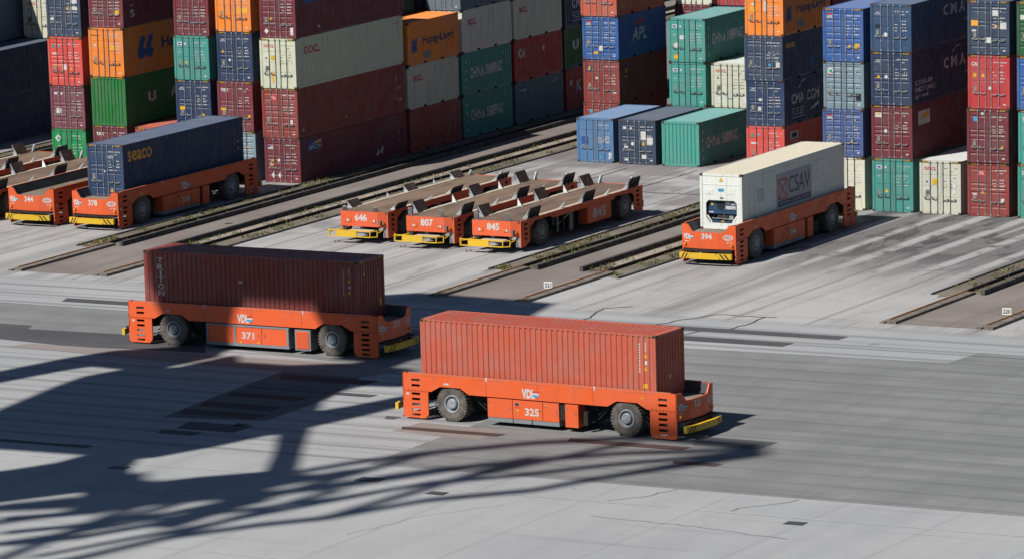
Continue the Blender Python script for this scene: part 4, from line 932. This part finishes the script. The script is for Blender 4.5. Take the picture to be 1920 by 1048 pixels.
# refrigerated container
def reefer(x, y, z, rz):
    H, L = HH, S40
    r = root('refrigerated_container', (x, y, z), 'white refrigerated container lettered CSAV on carrier 394', 'refrigerated container', rz=rz)
    p = cpaint('white'); pc = paint('reefer_roof', PX(232, 220, 198, 1.05), .5, chalk=.1)
    ob('frame', cmesh(('f', L, H), lambda: m_frame(L, H, True)), r, [p, casting, darkm])
    for nm, X0, rzz, yy in (('side_wall', W, 0, 0), ('side_wall', 0, math.pi, L)):
        s_ = ob('side_wall', cmesh(('sf', L, H), lambda: m_side(L, H, True)), r, p); s_.location = (X0, yy, 0); s_.rotation_euler.z = rzz
    ob('roof', cmesh(('rf', L, H), lambda: m_roof(L, H, True)), r, pc)
    b = MB(); b.box(.13, W-.13, L-.06, L-.03, .13, H-.11)
    for k in range(4): b.rod((.5+.48*k, L-.01, .1), (.5+.48*k, L-.01, H-.1), .02)
    ob('end_wall', b.mesh('end_wall'), r, p)
    # machinery end: upper panel, octagonal opening, cooling unit inside
    b = MB(); y0, y1 = .03, .09; x0, x1 = .135, W-.135
    b.box(x0, x1, y0, y1, 1.52, H-.12)
    b.box(x0, .33, y0, y1, .135, 1.52); b.box(W-.33, x1, y0, y1, .135, 1.52); b.box(.33, W-.33, y0, y1, .135, .34)
    for sx in (0, 1):
        X = lambda t: (W-t) if sx else t
        b.prism([(X(.33), .34), (X(.55), .34), (X(.33), .62)], 'y', y0, y1); b.prism([(X(.33), 1.52), (X(.48), 1.52), (X(.33), 1.37)], 'y', y0, y1)
    for k in range(9): b.box(x0+.02, x0+.05, .018, .031, .3+.26*k, .33+.26*k); b.box(x1-.05, x1-.02, .018, .031, .3+.26*k, .33+.26*k)
    b.box(x0+.02, x1-.02, .015, .031, 2.32, 2.35); b.box(.28, .75, .018, .031, 1.82, 2.12); b.box(1.55, 2.0, .018, .031, 1.85, 2.15); b.rod((.5, .0, 1.97), (.5, .03, 1.97), .11, 14)
    b.box(.5, .7, -.03, .10, -.02, .1) if 0 else None
    ob('front_panel', b.mesh('front_panel'), r, p)
    unit = root('cooling_unit', (0, 0, 0), '', ''); unit.parent = r; del unit['label']; del unit['category']
    blu = plain('unit_blue', (.025, .07, .14), .45)
    b = MB(); b.box(.34, W-.34, .42, .5, .3, 1.52); ob('recess', b.mesh('recess'), unit, darkm)
    b = MB(); b.box(.36, W-.36, .2, .41, .98, 1.50); b.box(.4, W-.4, .16, .41, .80, .965); b.box(.55, W-.55, .22, .41, .34, .48); ob('casing', b.mesh('casing'), unit, blu)
    b = MB(); b.ring((1.08, .19, 1.23), 'y', [(.001, 0), (.18, 0), (.20, -.02), (.21, .01)], 18); b.rod((.9, .3, .62), (1.5, .3, .62), .13, 10); b.rod((1.0, .24, .6), (1.15, .24, .75), .06, 8)
    for q_ in range(7): b.box(.93, 1.25, .185, .20, 1.06+.05*q_, 1.075+.05*q_)
    for q_ in range(4): b.rod((.6+.3*q_, .2, .5), (.75+.28*q_, .22, .80), .018, 5)
    ob('fan_and_compressor', b.mesh('fan_and_compressor'), unit, under)
    b = MB(); b.rod((.6, .15, .58), (1.9, .15, .52), .02, 6); b.rod((1.3, .16, .36), (1.3, .16, .8), .016, 6); b.box(1.6, 1.85, .14, .2, .5, .72); ob('pipework', b.mesh('pipework'), unit, galv)
    d = Decal(); d.rect(1.38, 1.65, 1.32, 1.46, white); d.rect(1.38, 1.95, 1.05, 1.22, greyw); d.rect(1.7, 1.95, 1.28, 1.40, white); d.rect(.5, .78, 1.44, 1.5, greenp); d.disc(.6, 1.3, .08, .08, yellow); d.disc(1.85, 1.1, .05, .05, yellow); d.rect(.42, .7, .86, .92, greyw); d.rect(1.1, 1.3, .38, .44, yellow)
    d.build('markings', unit, lambda s, t, l: (s, (.157 if .8 < t < .97 else .197)-l-(.04 if t < .5 else 0)+(.06 if t < .5 else 0), t))
    b = MB()
    for sx in (0, 1):
        X = lambda t: (W-t) if sx else t
        b.beam((X(.36), .12, .72), (X(.62), .12, .36), .06, .08)
    ob('brace', b.mesh('brace'), r, p)
    d = Decal(); d.poly([(1.1, 2.5), (1.34, 2.5), (1.22, 2.72)], yellow); d.rect(1.05, 1.38, 2.0, 2.14, cyanp); d.rect(1.15, 1.35, 1.62, 1.68, navyl); d.build('markings', r, lambda s, t, l: (s, .012-l, t))
    d = Decal(); silver = plain('silver_panel', (.42, .43, .46), .6, var=.1)
    d.rect(4.0, 8.2, .55, 2.35, silver); d.text('CSAV', 5.45, 8.0, 1.15, 2.05, navyl, .004, .0)
    for a in (((4.25, 1.0), (5.25, 1.0)), ((5.25, 1.0), (5.25, 2.0)), ((5.25, 2.0), (4.25, 2.0)), ((4.25, 2.0), (4.25, 1.0)), ((4.25, 1.0), (5.25, 2.0)), ((4.25, 2.0), (5.25, 1.0))):
        (ax, ay), (bx_, by) = a; dx, dy = bx_-ax, by-ay; l_ = math.hypot(dx, dy); nx, ny = -dy/l_*.04, dx/l_*.04
        d.poly([(ax-nx, ay-ny), (bx_-nx, by-ny), (bx_+nx, by+ny), (ax+nx, ay+ny)], redp, .004)
    d.rect(4.2, 8.1, .62, .9, navyl, .004); d.text('www.csav.com', 4.4, 7.95, .66, .84, silver, .006, .0)
    d.rect(1.7, 2.6, 1.2, 1.9, greyw); d.rect(11.2, 11.3, 1.15, 1.3, orangel)
    for y_, z_ in ((5.4, 2.62), (9.5, 2.4), (9.0, 1.5), (3.0, 2.6)): d.rect(y_-1.0, y_+1.0, z_, z_+.015, galvd)
    d.build('lettering', r, lambda s, t, l: (W-.004+l, s, t))
    return r
reefer(35.3916, -17.5774, ZD, .0114)

# ------------------------------------------------------------------ stacks
XA, XB, XX, XC, XD, XE = -17.40, -14.42, -11.44, -8.42, -5.47, -2.44
Y1, Y2, Y3, Y4 = 12.625, 19.079, 25.53, 31.98
front, inner = 'front row of the container stacks', 'containers stacked behind the front row'
T = ('tri',)
S = [  # x, y, L, [(H, colour, front, logo, art, extra, label), ...] bottom to top
 (XA, 0, S40, front, [(HS, 'brightgreen', 'B', 'diamond', None, [], 'bright green container at the foot of the leftmost front stack'),
    (HS, 'oldmaroon', 'A', 'white', None, [('rect', .4, .75, .95, 1.25, 'g')], 'faded maroon container directly on the bright green one'),
    (HH, 'signalred', 'A', 'triangle', None, [('rect', 1.0, 1.28, .95, 1.28, 'w'), ('tri', 1.62, 1.02), ('rect', .5, .75, 1.15, 1.24, 'o')], 'bright red container with a green triangle, under a navy one at far left'),
    (HH, 'dustynavy', 'A', 'none', None, [('rect', 1.75, 2.2, 2.0, 2.35, 'w'), ('rect', 1.75, 2.2, 1.6, 1.8, 'w'), ('rect', .25, .5, 1.0, 1.12, 'w'), ('disc', 1.5, 1.7, .07, 'o')], 'dusty navy container with white stickers at the top of the leftmost front stack')]),
 (XB, 0, S40, front, [(HH, 'maroon', 'A', 'tex', None, [], 'maroon container lettered tex under the green container'),
    (HH, 'green', 'wall', None, 'uasc40', [], 'green container with a plain corrugated end and letters U A on its side'),
    (HH, 'orange', 'B', 'hapag', 'hapag40', [('tri', .78, 1.85), ('rect', 1.45, 1.9, 1.6, 1.9, 'o')], 'orange container with a large blue emblem on its long side, on the green one'),
    (HS, 'maroon', 'A', 'none', 'evergreen', [('rect', 1.85, 2.15, .75, 1.05, 'y')], 'maroon container with a yellow sticker on top of the emblem-bearing orange one')]),
 (XX, 0, S40, front, [(HH, 'brick', 'A', 'none', None, [], 'red container on the ground behind the seaco one, only its roof edge showing')]),
 (XC, 0, S40, front, [(HH, 'maroon', 'A', 'none', None, [], 'maroon container at the foot of the stack hidden behind the seaco container'),
    (HH, 'navy', 'A', 'cma', None, [('rect', .25, .6, 1.15, 1.35, 'y'), ('rect', 1.75, 1.95, .8, .95, 'y')], 'navy container with a yellow sticker below the teal one in the left block'),
    (HS, 'teal', 'B', 'cs', None, [('tri', .85, 1.05)], 'teal container between a maroon and a navy one in the left block'),
    (HS, 'maroon', 'A', 'none', None, [('rect', 1.1, 1.4, .75, .8, 'c')], 'maroon container on top of the teal one in the left block')]),
 (XD, 0, S40, front, [(HH, 'greyblue', 'C', 'ruston', None, [('rect', 1.75, 2.0, 1.95, 2.02, 'o')], 'grey-blue container at the foot, right of the seaco container'),
    (HH, 'maroon', 'A', 'tex', None, [('rect', .2, .55, 1.2, 1.35, 'y'), ('disc', 2.15, .9, .09, 'y')], 'maroon container lettered tex on the grey-blue one, under the navy one'),
    (HH, 'navy', 'A', 'cma', None, [('tri', .4, 1.75), ('disc', .85, 1.25, .08, 'w')], 'navy container with an orange triangle, below the bright orange one'),
    (HH, 'orange', 'B', 'none', None, [('rect', 1.5, 2.2, 1.9, 2.2, 'o'), ('rect', 1.5, 2.2, 1.1, 1.4, 'o'), ('tri', .75, 2.0)], 'bright orange container on top of the navy one with an orange triangle')]),
 (XE, 0, S40, front, [(HS, 'maroon', 'A', 'beacon', 'beacon40', [('dia', .55, .42), ('dia', 1.0, .42), ('tri', .5, 1.3), ('disc', .95, 1.3, .1, 'w'), ('rect', .35, .65, 1.0, 1.07, 'o')], 'maroon container lettered BEACON at the foot of the corner stack'),
    (HH, 'brown', 'C', 'tal', 'scuffs', [('rect', 1.9, 2.08, .85, 1.08, 'w'), ('rect', 1.5, 1.65, 1.6, 1.7, 'gr')], 'red-brown container lettered TAL with a long plain brown side'),
    (HH, 'cream', 'B', 'oocl', 'oocl40', [('rect', .75, 1.0, 1.65, 1.92, 'y'), ('rect', .75, .9, .35, 1.0, 'o')], 'long pale grey container lettered OOCL in the corner stack'),
    (HH, 'maroon', 'C', 'emirates', 'wql', [('tri', .75, 1.15), ('rect', 2.05, 2.25, .2, .65, 'w'), ('dia', .42, .42)], 'maroon container on top of the long OOCL one')]),
 (XE, Y1, S20, inner, [(HS, 'triton', 'A', 'none', 'scuffs20', [], 'short dark brown container at the foot, right of the BEACON one'),
    (HS, 'cream', 'B', 'oocl', 'oocl20', [], 'short grey OOCL container directly under the orange Hapag-Lloyd one'),
    (HS, 'orange', 'B', 'hapag', 'hapag20', [], 'short orange container with Hapag-Lloyd on its side and a sunlit roof')]),
 (XE, Y2, S20, inner, [(HS, 'teal', 'B', 'cs', 'china', [], 'lower of the two dark teal CHINA SHIPPING containers in the shaded wall'),
    (HS, 'teal', 'B', 'cs', 'china', [], 'upper of the two dark teal CHINA SHIPPING containers in the shaded wall'),
    (HS, 'cream', 'B', 'oocl', 'oocl20', [], 'short grey OOCL container right of the orange Hapag-Lloyd one'),
    (HS, 'slate', 'B', 'none', None, [('rect', 1.9, 2.2, .9, 1.3, 'g')], 'slate container with a half-lit pale door end above and right of the orange roof')]),
 (XE, Y3, S20, inner, [(HS, 'slate', 'B', 'none', 'boxsign', [], 'slate blue container with a small blue sign at the foot of the shaded wall'),
    (HS, 'red', 'B', 'cai', 'cai20', [], 'red container lettered CAI in the shaded wall'),
    (HS, 'cream', 'B', 'oocl', 'oocl20', [], 'grey OOCL container above the red CAI one'),
    (HS, 'cream', 'B', 'oocl', None, [], 'grey container at the top edge above the CAI stack')]),
 (XE, Y4, S20, inner, [(HS, 'red', 'B', 'none', 'kline', [], 'red container with a white K at the end of the shaded wall'),
    (HS, 'darkgreen', 'B', 'none', 'uasc20', [], 'dark green container with white letters U A in the shaded wall'),
    (HS, 'dustynavy', 'B', 'cma', 'cma20', [], 'navy container with white CMA lettering at the end of the shaded wall'),
    (HS, 'maroon', 'A', 'none', None, [], 'container topping the stack at the far end of the shaded wall')]),
 (XE, 38.43, S20, inner, [(HS, 'brown', 'B', 'none', None, [], 'brown container ending the shaded wall on the ground'), (HS, 'navy', 'B', 'none', None, [], 'navy container second up at the wall end'),
    (HS, 'cream', 'B', 'none', None, [], 'cream container third up at the wall end'), (HS, 'red', 'B', 'none', None, [], 'red container topping the wall end')]),
 (XD, Y1, S20, inner, [(HS, 'brown', 'B', 'none', None, [], 'brown container hidden behind the orange Hapag-Lloyd stack on the ground'), (HS, 'navy', 'B', 'none', None, [], 'navy container hidden behind the short OOCL one'),
    (HS, 'maroon', 'B', 'none', None, [], 'dark maroon container whose top edge shows beyond the orange roof'), (HS, 'darkgreen', 'B', 'none', 'dot', [], 'dark green container in shade above the orange roof')]),
 (XD, Y2, S20, inner, [(HS, 'brown', 'B', 'none', None, [], 'brown container deep in the left block on the ground'), (HS, 'teal', 'B', 'none', None, [], 'teal container deep in the left block, second up'),
    (HS, 'maroon', 'B', 'none', None, [], 'maroon container deep in the left block, third up'), (HS, 'navy', 'B', 'none', None, [], 'near-black navy container in shade right of the dark green one')]),
 # far left block
 (-30.04, 3.2, S40, inner, [(HH, 'navy', 'A', 'none', None, [], 'lower long navy container in deep shade at the left edge'), (HH, 'navy', 'A', 'none', None, [], 'upper long navy container with a lit roof edge at the left edge')]),
 (-30.04, 15.8, S20, inner, [(HH, 'brown', 'B', 'none', None, [], 'hidden brown container behind the shaded navy pair on the ground'), (HH, 'teal', 'B', 'none', None, [], 'hidden teal container behind the shaded navy pair, second up'),
    (HS, 'cream', 'B', 'oocl', None, [], 'white OOCL container half crossed by a slanting shadow at top left'), (HS, 'aplblue', 'A', 'none', None, [], 'blue container above the half shaded white OOCL one at top left')]),
 (-32.94, 5.6, S40, inner, [(HH, 'brown', 'A', 'none', None, [], 'dark container left of the shaded navy pair on the ground'), (HH, 'navy', 'A', 'none', None, [], 'dark container left of the shaded navy pair, second up'),
    (HH, 'slate', 'A', 'none', None, [], 'dark grey container at the top left corner, third up'), (HH, 'brown', 'A', 'none', None, [], 'dark container closing the top left corner')]),
 # middle block
 (11.50, 12.42, S20, front, [(HS, 'oldblue', 'B', 'none', None, [('rect', .3, .75, 1.05, 1.5, 'b'), ('dash', 1.42, 2.2, 1.2, 1.45, 3), ('rect', 2.1, 2.3, .3, .6, 'g'), ('rect', 1.5, 1.7, .25, .4, 'c')], 'weathered light blue container, left one of three on the ground')]),
 (14.38, 12.3, S20, front, [(HS, 'dustynavy', 'D', 'white', None, [('rect', 1.45, 1.8, 1.45, 1.95, 'w'), ('rect', 1.85, 2.25, 1.2, 1.6, 'w'), ('disc', .9, 1.2, .11, 'w'), ('disc', 1.62, 1.2, .09, 'y'), ('rect', 1.5, 1.85, .35, .58, 'w'), ('rect', .35, .6, .95, 1.05, 'w'), ('rect', .35, .62, .2, .32, 'w')], 'navy container with many white stickers, middle of three on the ground')]),
 (17.25, 12.27, S20, front, [(HS, 'teal', 'wall', None, 'china', [], 'teal CHINA SHIPPING container on the ground, right one of three')]),
 (8.70, 18.45, S20, inner, [(HS, 'brown', 'A', 'none', None, [('disc', .5, 2.1, .1, 'c'), ('rect', .5, 1.0, 1.7, 1.95, 'w')], 'red container mostly hidden behind the weathered blue one'),
    (HS, 'brown', 'B', 'florens', 'florens20', [('rect', 1.95, 2.2, .6, .72, 'w'), ('disc', .9, 1.5, .08, 'w'), ('poly',)], 'red-brown container with a blue and yellow logo under the APL one'),
    (HS, 'aplblue', 'C', 'apl', 'apl20', [('rect', 1.1, 1.4, .55, .85, 'w'), ('rect', .75, 1.1, .35, .5, 'o')], 'blue APL container with a large APL on its side, left of the teal stack'),
    (HS, 'brick', 'B', 'none', 'yellowL', [], 'red container on top of the blue APL one at the top edge')]),
 (14.45, 18.6, S20, inner, [(HS, 'teal', 'B', 'cs', None, [], 'teal container at the foot behind the three ground containers'),
    (HS, 'teal', 'B', 'cs', None, [], 'teal container in the middle of the teal stack'),
    (HS, 'teal', 'B', 'cs', 'china', [('rect', .75, 1.05, 1.35, 1.6, 'w'), ('disc', .5, 1.0, .16, 'w'), ('rect', .35, .6, .2, .45, 'y')], 'teal CHINA SHIPPING container on top of the teal stack with a sunlit roof')]),
 (17.30, 18.6, S20, inner, [(HS, 'cream', 'B', 'oocl', None, [], 'cream container at the foot behind the teal ground container'),
    (HS, 'cream', 'B', 'oocl', None, [('rect', .25, .6, .25, .7, 'w'), ('rect', 2.0, 2.3, .25, .75, 'w'), ('rect', 1.1, 1.35, .5, .56, 'c')], 'cream OOCL container right of the teal stack')]),
 (22.97, 11.9, S20, front, [(HS, 'signalred', 'B', 'triangle', 'logo20', [('rect', .3, .55, .5, .58, 'y')], 'bright red container with a green triangle under two navy ones'),
    (HS, 'navy', 'A', 'cma', 'cma20', [('disc', .85, 1.0, .12, 'w'), ('rect', .8, 1.0, 1.45, 1.6, 'w')], 'navy container with CMA CGM on its shaded side'),
    (HS, 'dustynavy', 'D', 'none', 'seaco20', [('rect', 2.0, 2.25, .8, 1.1, 'g'), ('disc', 1.6, .95, .09, 'c')], 'dusty navy container under the orange one, seaco on its side'),
    (HS, 'orange', 'B', 'none', 'hapag20', [('rect', .3, .7, 1.35, 1.65, 'o'), ('disc', .5, 1.8, .09, 'w'), ('rect', 1.2, 1.4, 1.4, 2.0, 'g')], 'orange Hapag-Lloyd container on top of two navy ones at the upper edge')]),
 (22.97, 18.4, S20, inner, [(HS, 'brown', 'B', 'none', None, [], 'hidden brown container behind the green triangle one'), (HS, 'teal', 'B', 'none', None, [], 'hidden teal container two up behind the navy CMA CGM one'),
    (HS, 'navy', 'B', 'none', None, [], 'hidden navy container three up behind the seaco-lettered one'), (HS, 'maroon', 'B', 'none', None, [], 'maroon container behind the Hapag-Lloyd one at the upper edge')]),
 (11.50, 25.1, S20, inner, [(HS, 'brown', 'B', 'none', None, [], 'hidden container on the ground behind the teal stack'), (HS, 'navy', 'B', 'none', None, [], 'hidden navy container two up behind the teal stack'),
    (HS, 'maroon', 'A', 'none', None, [], 'maroon container partly shaded beyond the teal roof'), (HS, 'cream', 'B', 'none', None, [], 'cream container above the maroon one beyond the teal roof')]),
 (14.40, 25.1, S20, inner, [(HS, 'brown', 'B', 'none', None, [], 'hidden brown container directly behind the teal stack'), (HS, 'teal', 'B', 'none', None, [], 'hidden teal container directly behind the teal stack'),
    (HS, 'navy', 'B', 'none', None, [], 'hidden navy container directly behind the teal CHINA SHIPPING one'), (HS, 'red', 'B', 'none', None, [], 'red container whose lower edge shows above the teal roof')]),
 # right block
 (33.83, 0, S40, front, [(HH, 'cream', 'B', 'none', None, [], 'cream container at the foot, right behind carrier 394'),
    (HS, 'periwinkle', 'C', 'apl', 'apl_small', [('tri', 1.75, .85, .12)], 'violet-blue APL container on the cream one behind carrier 394'),
    (HS, 'greyblue', 'C', 'swan', None, [('rect', 1.95, 2.25, .5, .85, 'k')], 'grey-blue container with a bird logo between two blue APL ones'),
    (HH, 'aplblue', 'C', 'apl', 'apl40', [('tri', 1.6, .85, .12), ('rect', 1.9, 2.2, .68, 1.0, 'y')], 'blue APL container with a sunlit blue roof on top of the grey-blue one')]),
 (36.71, 0, S40, front, [(HH, 'teal', 'B', 'cs', None, [('tri', .85, 1.15, .12)], 'teal container at the foot between two cream ones'),
    (HH, 'maroon', 'A', 'textainer', 'textainer40', [('disc', .85, 1.5, .1, 'w')], 'maroon container with a long shaded side on the teal one'),
    (HH, 'navy', 'A', 'cma', 'cma40eco', [('tri', .45, 1.55, .12), ('disc', .9, 1.55, .1, 'w')], 'navy CMA CGM container with a paragraph on its side'),
    (HS, 'midnavy', 'B', 'cma', 'cma40', [('disc', .9, .95, .11, 'w'), ('rect', .3, .55, 1.3, 1.5, 'k')], 'navy CMA CGM container on top of its stack')]),
 (39.55, 0, S40, front, [(HH, 'cream', 'B', 'oocl', None, [('rect', .75, 1.08, 1.6, 1.92, 'y'), ('rect', 1.95, 2.15, 1.1, 1.9, 'g')], 'single cream OOCL container on the ground with no other on it')]),
 (42.44, 0, S40, front, [(HH, 'brown', 'A', 'tal', None, [('tri', .88, 1.3, .1), ('rect', 1.95, 2.15, .75, 1.0, 'w'), ('rect', .3, .55, 1.15, 1.23, 'w')], 'red-brown container lettered TAL at the foot of the right stack'),
    (HH, 'maroon', 'A', 'bluedot', None, [('tri', 2.05, .85, .13)], 'maroon container with a blue round sticker in the right stack'),
    (HH, 'red', 'B', 'cai', None, [('rect', .3, .5, 1.7, 1.9, 'y'), ('tri', .88, 1.8, .12), ('rect', 1.2, 1.35, 1.05, 1.2, 'w')], 'bright red container lettered CAI in the right stack'),
    (HH, 'dustynavy', 'D', 'none', None, [('rect', .2, .62, 1.55, 1.85, 'o'), ('rect', 1.45, 1.8, 2.1, 2.4, 'w'), ('rect', 1.9, 2.25, 1.4, 1.75, 'w'), ('rect', 1.0, 1.35, .65, .95, 'w'), ('disc', 1.65, 1.55, .08, 'o'), ('rect', .25, .5, 1.25, 1.35, 'w')], 'dark navy container with many stickers on top of the right stack')]),
 (45.36, 0, S40, front, [(HH, 'teal', 'B', 'cs', None, [], 'lower teal container cut off by the right edge'), (HH, 'teal', 'B', 'cs', None, [], 'upper teal container cut off by the right edge'),
    (HH, 'aplblue', 'A', 'none', None, [], 'blue container cut off by the right edge'), (HH, 'darkgreen', 'A', 'none', None, [('rect', .2, .6, 1.95, 2.2, 'w')], 'dark green container cut off by the right edge at the top')]),
 (36.71, 12.62, S20, inner, [(HH, 'brown', 'B', 'none', None, [], 'hidden brown container behind the teal one at right'), (HH, 'teal', 'B', 'none', None, [], 'hidden teal container behind the maroon one at right'), (HH, 'red', 'B', 'none', None, [], 'hidden red container behind the paragraph-lettered one'), (HS, 'navy', 'B', 'none', None, [], 'hidden navy container behind the topmost CMA CGM one')]),
]
PAL['midnavy'] = PX(44, 76, 112, 1.05)
for (x, y, L, grp, levels) in S:
    z = 0; 
    for k, (H, col, fr, logo, art, extra, lab) in enumerate(levels):
        jx = ((x*7+y*3+k*5.3) % 1-.5)*.07; jy = ((x*3+y*11+k*7.7) % 1-.5)*.16 if k else 0
        container(x+jx, y+jy, z, L, H, col, lab, fr, logo, art, [e for e in extra if e[0] != 'poly'], group=grp,
                  rod=(cpaint(col) if col in ('orange', 'teal', 'cream', 'brown', 'greyblue') and (k+int(abs(x))) % 3 != 0 else galv) if False else (galvd if col in ('teal', 'orange', 'cream', 'signalred', 'greyblue', 'green', 'brightgreen') else galv),
                  detail=not lab.startswith('hidden'))
        z += H
# twist: a few ground details near the blocks
for (x, y, lab) in ((4.2, -14.6, 'scrap of dark rubber on the corridor pavement'),):
    r = root('rubber_scrap', (x, y, 0), lab, 'debris'); b = MB(); b.box(-.12, .15, -.05, .04, .006, .05); b.beam((.1, 0, .03), (.3, .06, .05), .05, .03); ob('scrap', b.mesh('scrap'), r, under)

# ------------------------------------------------------------------ unseen quay crane: floating pieces shaped to throw the big shadows
cr = root('quay_crane', (40, -110, 0), 'unseen quay crane pieces beyond the frame, shaped to cast the shadow on the apron', 'crane')
steel = plain('crane_steel', (.25, .28, .32), .6)
def lift(pts, z): return [(x-.335*z-40, y-.87*z+110) for x, y in pts]
def slab(name, pts, z, t=.6): b = MB(); b.prism(lift(pts, z), 'z', z, z+t); return ob(name, b.mesh(name), cr, steel)  # unseen slab cut to a shadow outline and moved up towards the sun
slab('shadow_band', [(16, -64), (18.5, -57.5), (19.5, -53.6), (20.5, -51.4), (23.4, -49.0), (25.6, -49.0), (26.4, -51.2), (25.4, -55.2), (24.0, -55.2), (22.1, -55.0), (21.4, -56.4), (20.3, -60.1), (19.2, -64.5)], 42)
slab('shadow_slab_main', [(24.4, -66.6), (23.4, -60.1), (23.2, -57.3), (24.0, -55.0), (26, -54.3), (27, -50.4), (28.2, -52.0), (31, -51.9), (33.7, -50.4), (34.6, -46.6), (35.7, -46.6), (36, -50.8), (37.0, -50.9), (38.4, -52.3), (39.1, -54.7), (37.2, -55.1), (36.9, -56.8), (37.3, -59.3), (38.4, -61.5), (39.2, -59.9), (40.3, -56.7), (42.4, -55.7), (42.5, -57.9), (41.6, -59.0), (41.0, -62.1), (40.2, -65.1),
    (42.5, -69.5), (44.9, -73.9), (45.6, -76), (44.0, -79.5), (41.5, -83.5), (38.6, -80.5), (41.5, -76.5), (43.9, -74.2), (41.9, -70.2), (39.9, -66.7), (39.5, -66.9), (38.6, -70.3), (37.5, -73.2), (36.7, -73.6), (37.6, -75.8), (39.8, -79.2), (36.5, -84), (32, -86), (29, -83), (32.8, -78.1), (34.0, -75.7), (34.2, -73.7), (29.9, -73.9), (25, -74.0)], 45)
slab('shadow_slab_rear', [(23.0, -49), (22.3, -46), (23.5, -42), (22.5, -38), (23.8, -33.8), (26.2, -31.8), (34.5, -32.4), (35.1, -35.5), (36.3, -41), (36.4, -46.4), (35.8, -49.6), (32.3, -49.4), (31.5, -46.5), (27.6, -46.5), (26.2, -48.4), (25.8, -50.2), (23.5, -50)], 48)
def gbeam(name, pts, z, wd, t=.5):
    b = MB()
    P = [Vector((x, y, z+t/2)) for x, y in lift(pts, z)]
    for a, c in zip(P, P[1:]): b.beam(a, c+(c-a).normalized()*wd*.3, wd, t)
    return ob(name, b.mesh(name), cr, steel)
ZT = 78
LL = [[(34.9, -81.1), (36.7, -79.2), (39.0, -78.4), (42.3, -78.6), (45.2, -76.0)], [(37.2, -84.4), (39.7, -82.1), (42.4, -80.1), (44.8, -76.2)], [(38.8, -86.7), (40.8, -84.8), (42.5, -82.2), (44.6, -79.3), (45.8, -74.4)], [(40.4, -89.0), (42.8, -86.3), (44.6, -83.4), (46.0, -79.4)], [(41.7, -90.9), (43.8, -88.6), (45.8, -84.1), (46.9, -79.6)], [(44.3, -92.4), (45.6, -89.0), (47.4, -84.6), (49.2, -79.9), (51.7, -73.6)], [(38.2, -76.8), (40.5, -80.2), (41.1, -84.1)], [(44.3, -74.6), (46.1, -80.5), (45.8, -85.2)]]
lo = [(43.5, -97), (46.1, -92), (47.2, -87.5), (49.5, -83.8), (51.4, -81.6), (53.4, -77.0), (56.6, -73.6), (57.6, -71.0), (62.0, -63.5)]
up = [(31, -90), (35.9, -82.4), (39.8, -78.6), (44.6, -75.1), (46.4, -71), (48.4, -68), (51.6, -64.5), (55.4, -61.8), (61.0, -61.9)]
gbeam('chord', lo, ZT, .75); gbeam('chord', up, ZT+2, .8)
def between(t, o=0): return [(a[0]+(c[0]-a[0])*t+o, a[1]+(c[1]-a[1])*t) for a, c in zip(lo, up)]
gbeam('chord', between(.34), ZT-4, .62); gbeam('chord', between(.62), ZT+4, .7); gbeam('chord', between(.82)[:5], ZT+1, 1.2)
gbeam('chord', [(30, -93), (36, -86), (42, -82.0), (48, -76.5), (52, -69.4)], ZT+6, .9)
br_ = MB()
for k, (t0, t1) in ((0, (0, .62)), (1, (.3, 1)), (2, (0, .5)), (3, (.55, 1)), (4, (0, .7)), (5, (.3, .9)), (6, (0, .6))):
    a = (lo[k][0]+(up[k][0]-lo[k][0])*t0, lo[k][1]+(up[k][1]-lo[k][1])*t0); c = (lo[k+2 if k < 7 else 8][0]+(up[min(8, k+2)][0]-lo[min(8, k+2)][0])*t1, lo[min(8, k+2)][1]+(up[min(8, k+2)][1]-lo[min(8, k+2)][1])*t1)
    p0, p1 = lift([a, c], ZT); br_.beam((*p0, ZT), (*p1, ZT), .7, .4)
ob('lattice', br_.mesh('lattice'), cr, steel)
for k, l_ in enumerate(LL): gbeam('shadow_beam', l_, 60+k*1.5, (1.5, .7, .8, .6, .7, .55, 1.6, 1.5)[k])  # unseen beams added to fill in the dark streaks of the shadow
lg = MB()
for q in ((-40, -8, .9), (-36, 14, .9), (52, -55, 1.0), (30, -70, 1.0)): lg.box(q[0]-q[2], q[0]+q[2], q[1]-q[2], q[1]+q[2], 0, 44)
#LEGS ob('leg', lg.mesh('leg'), cr, steel)
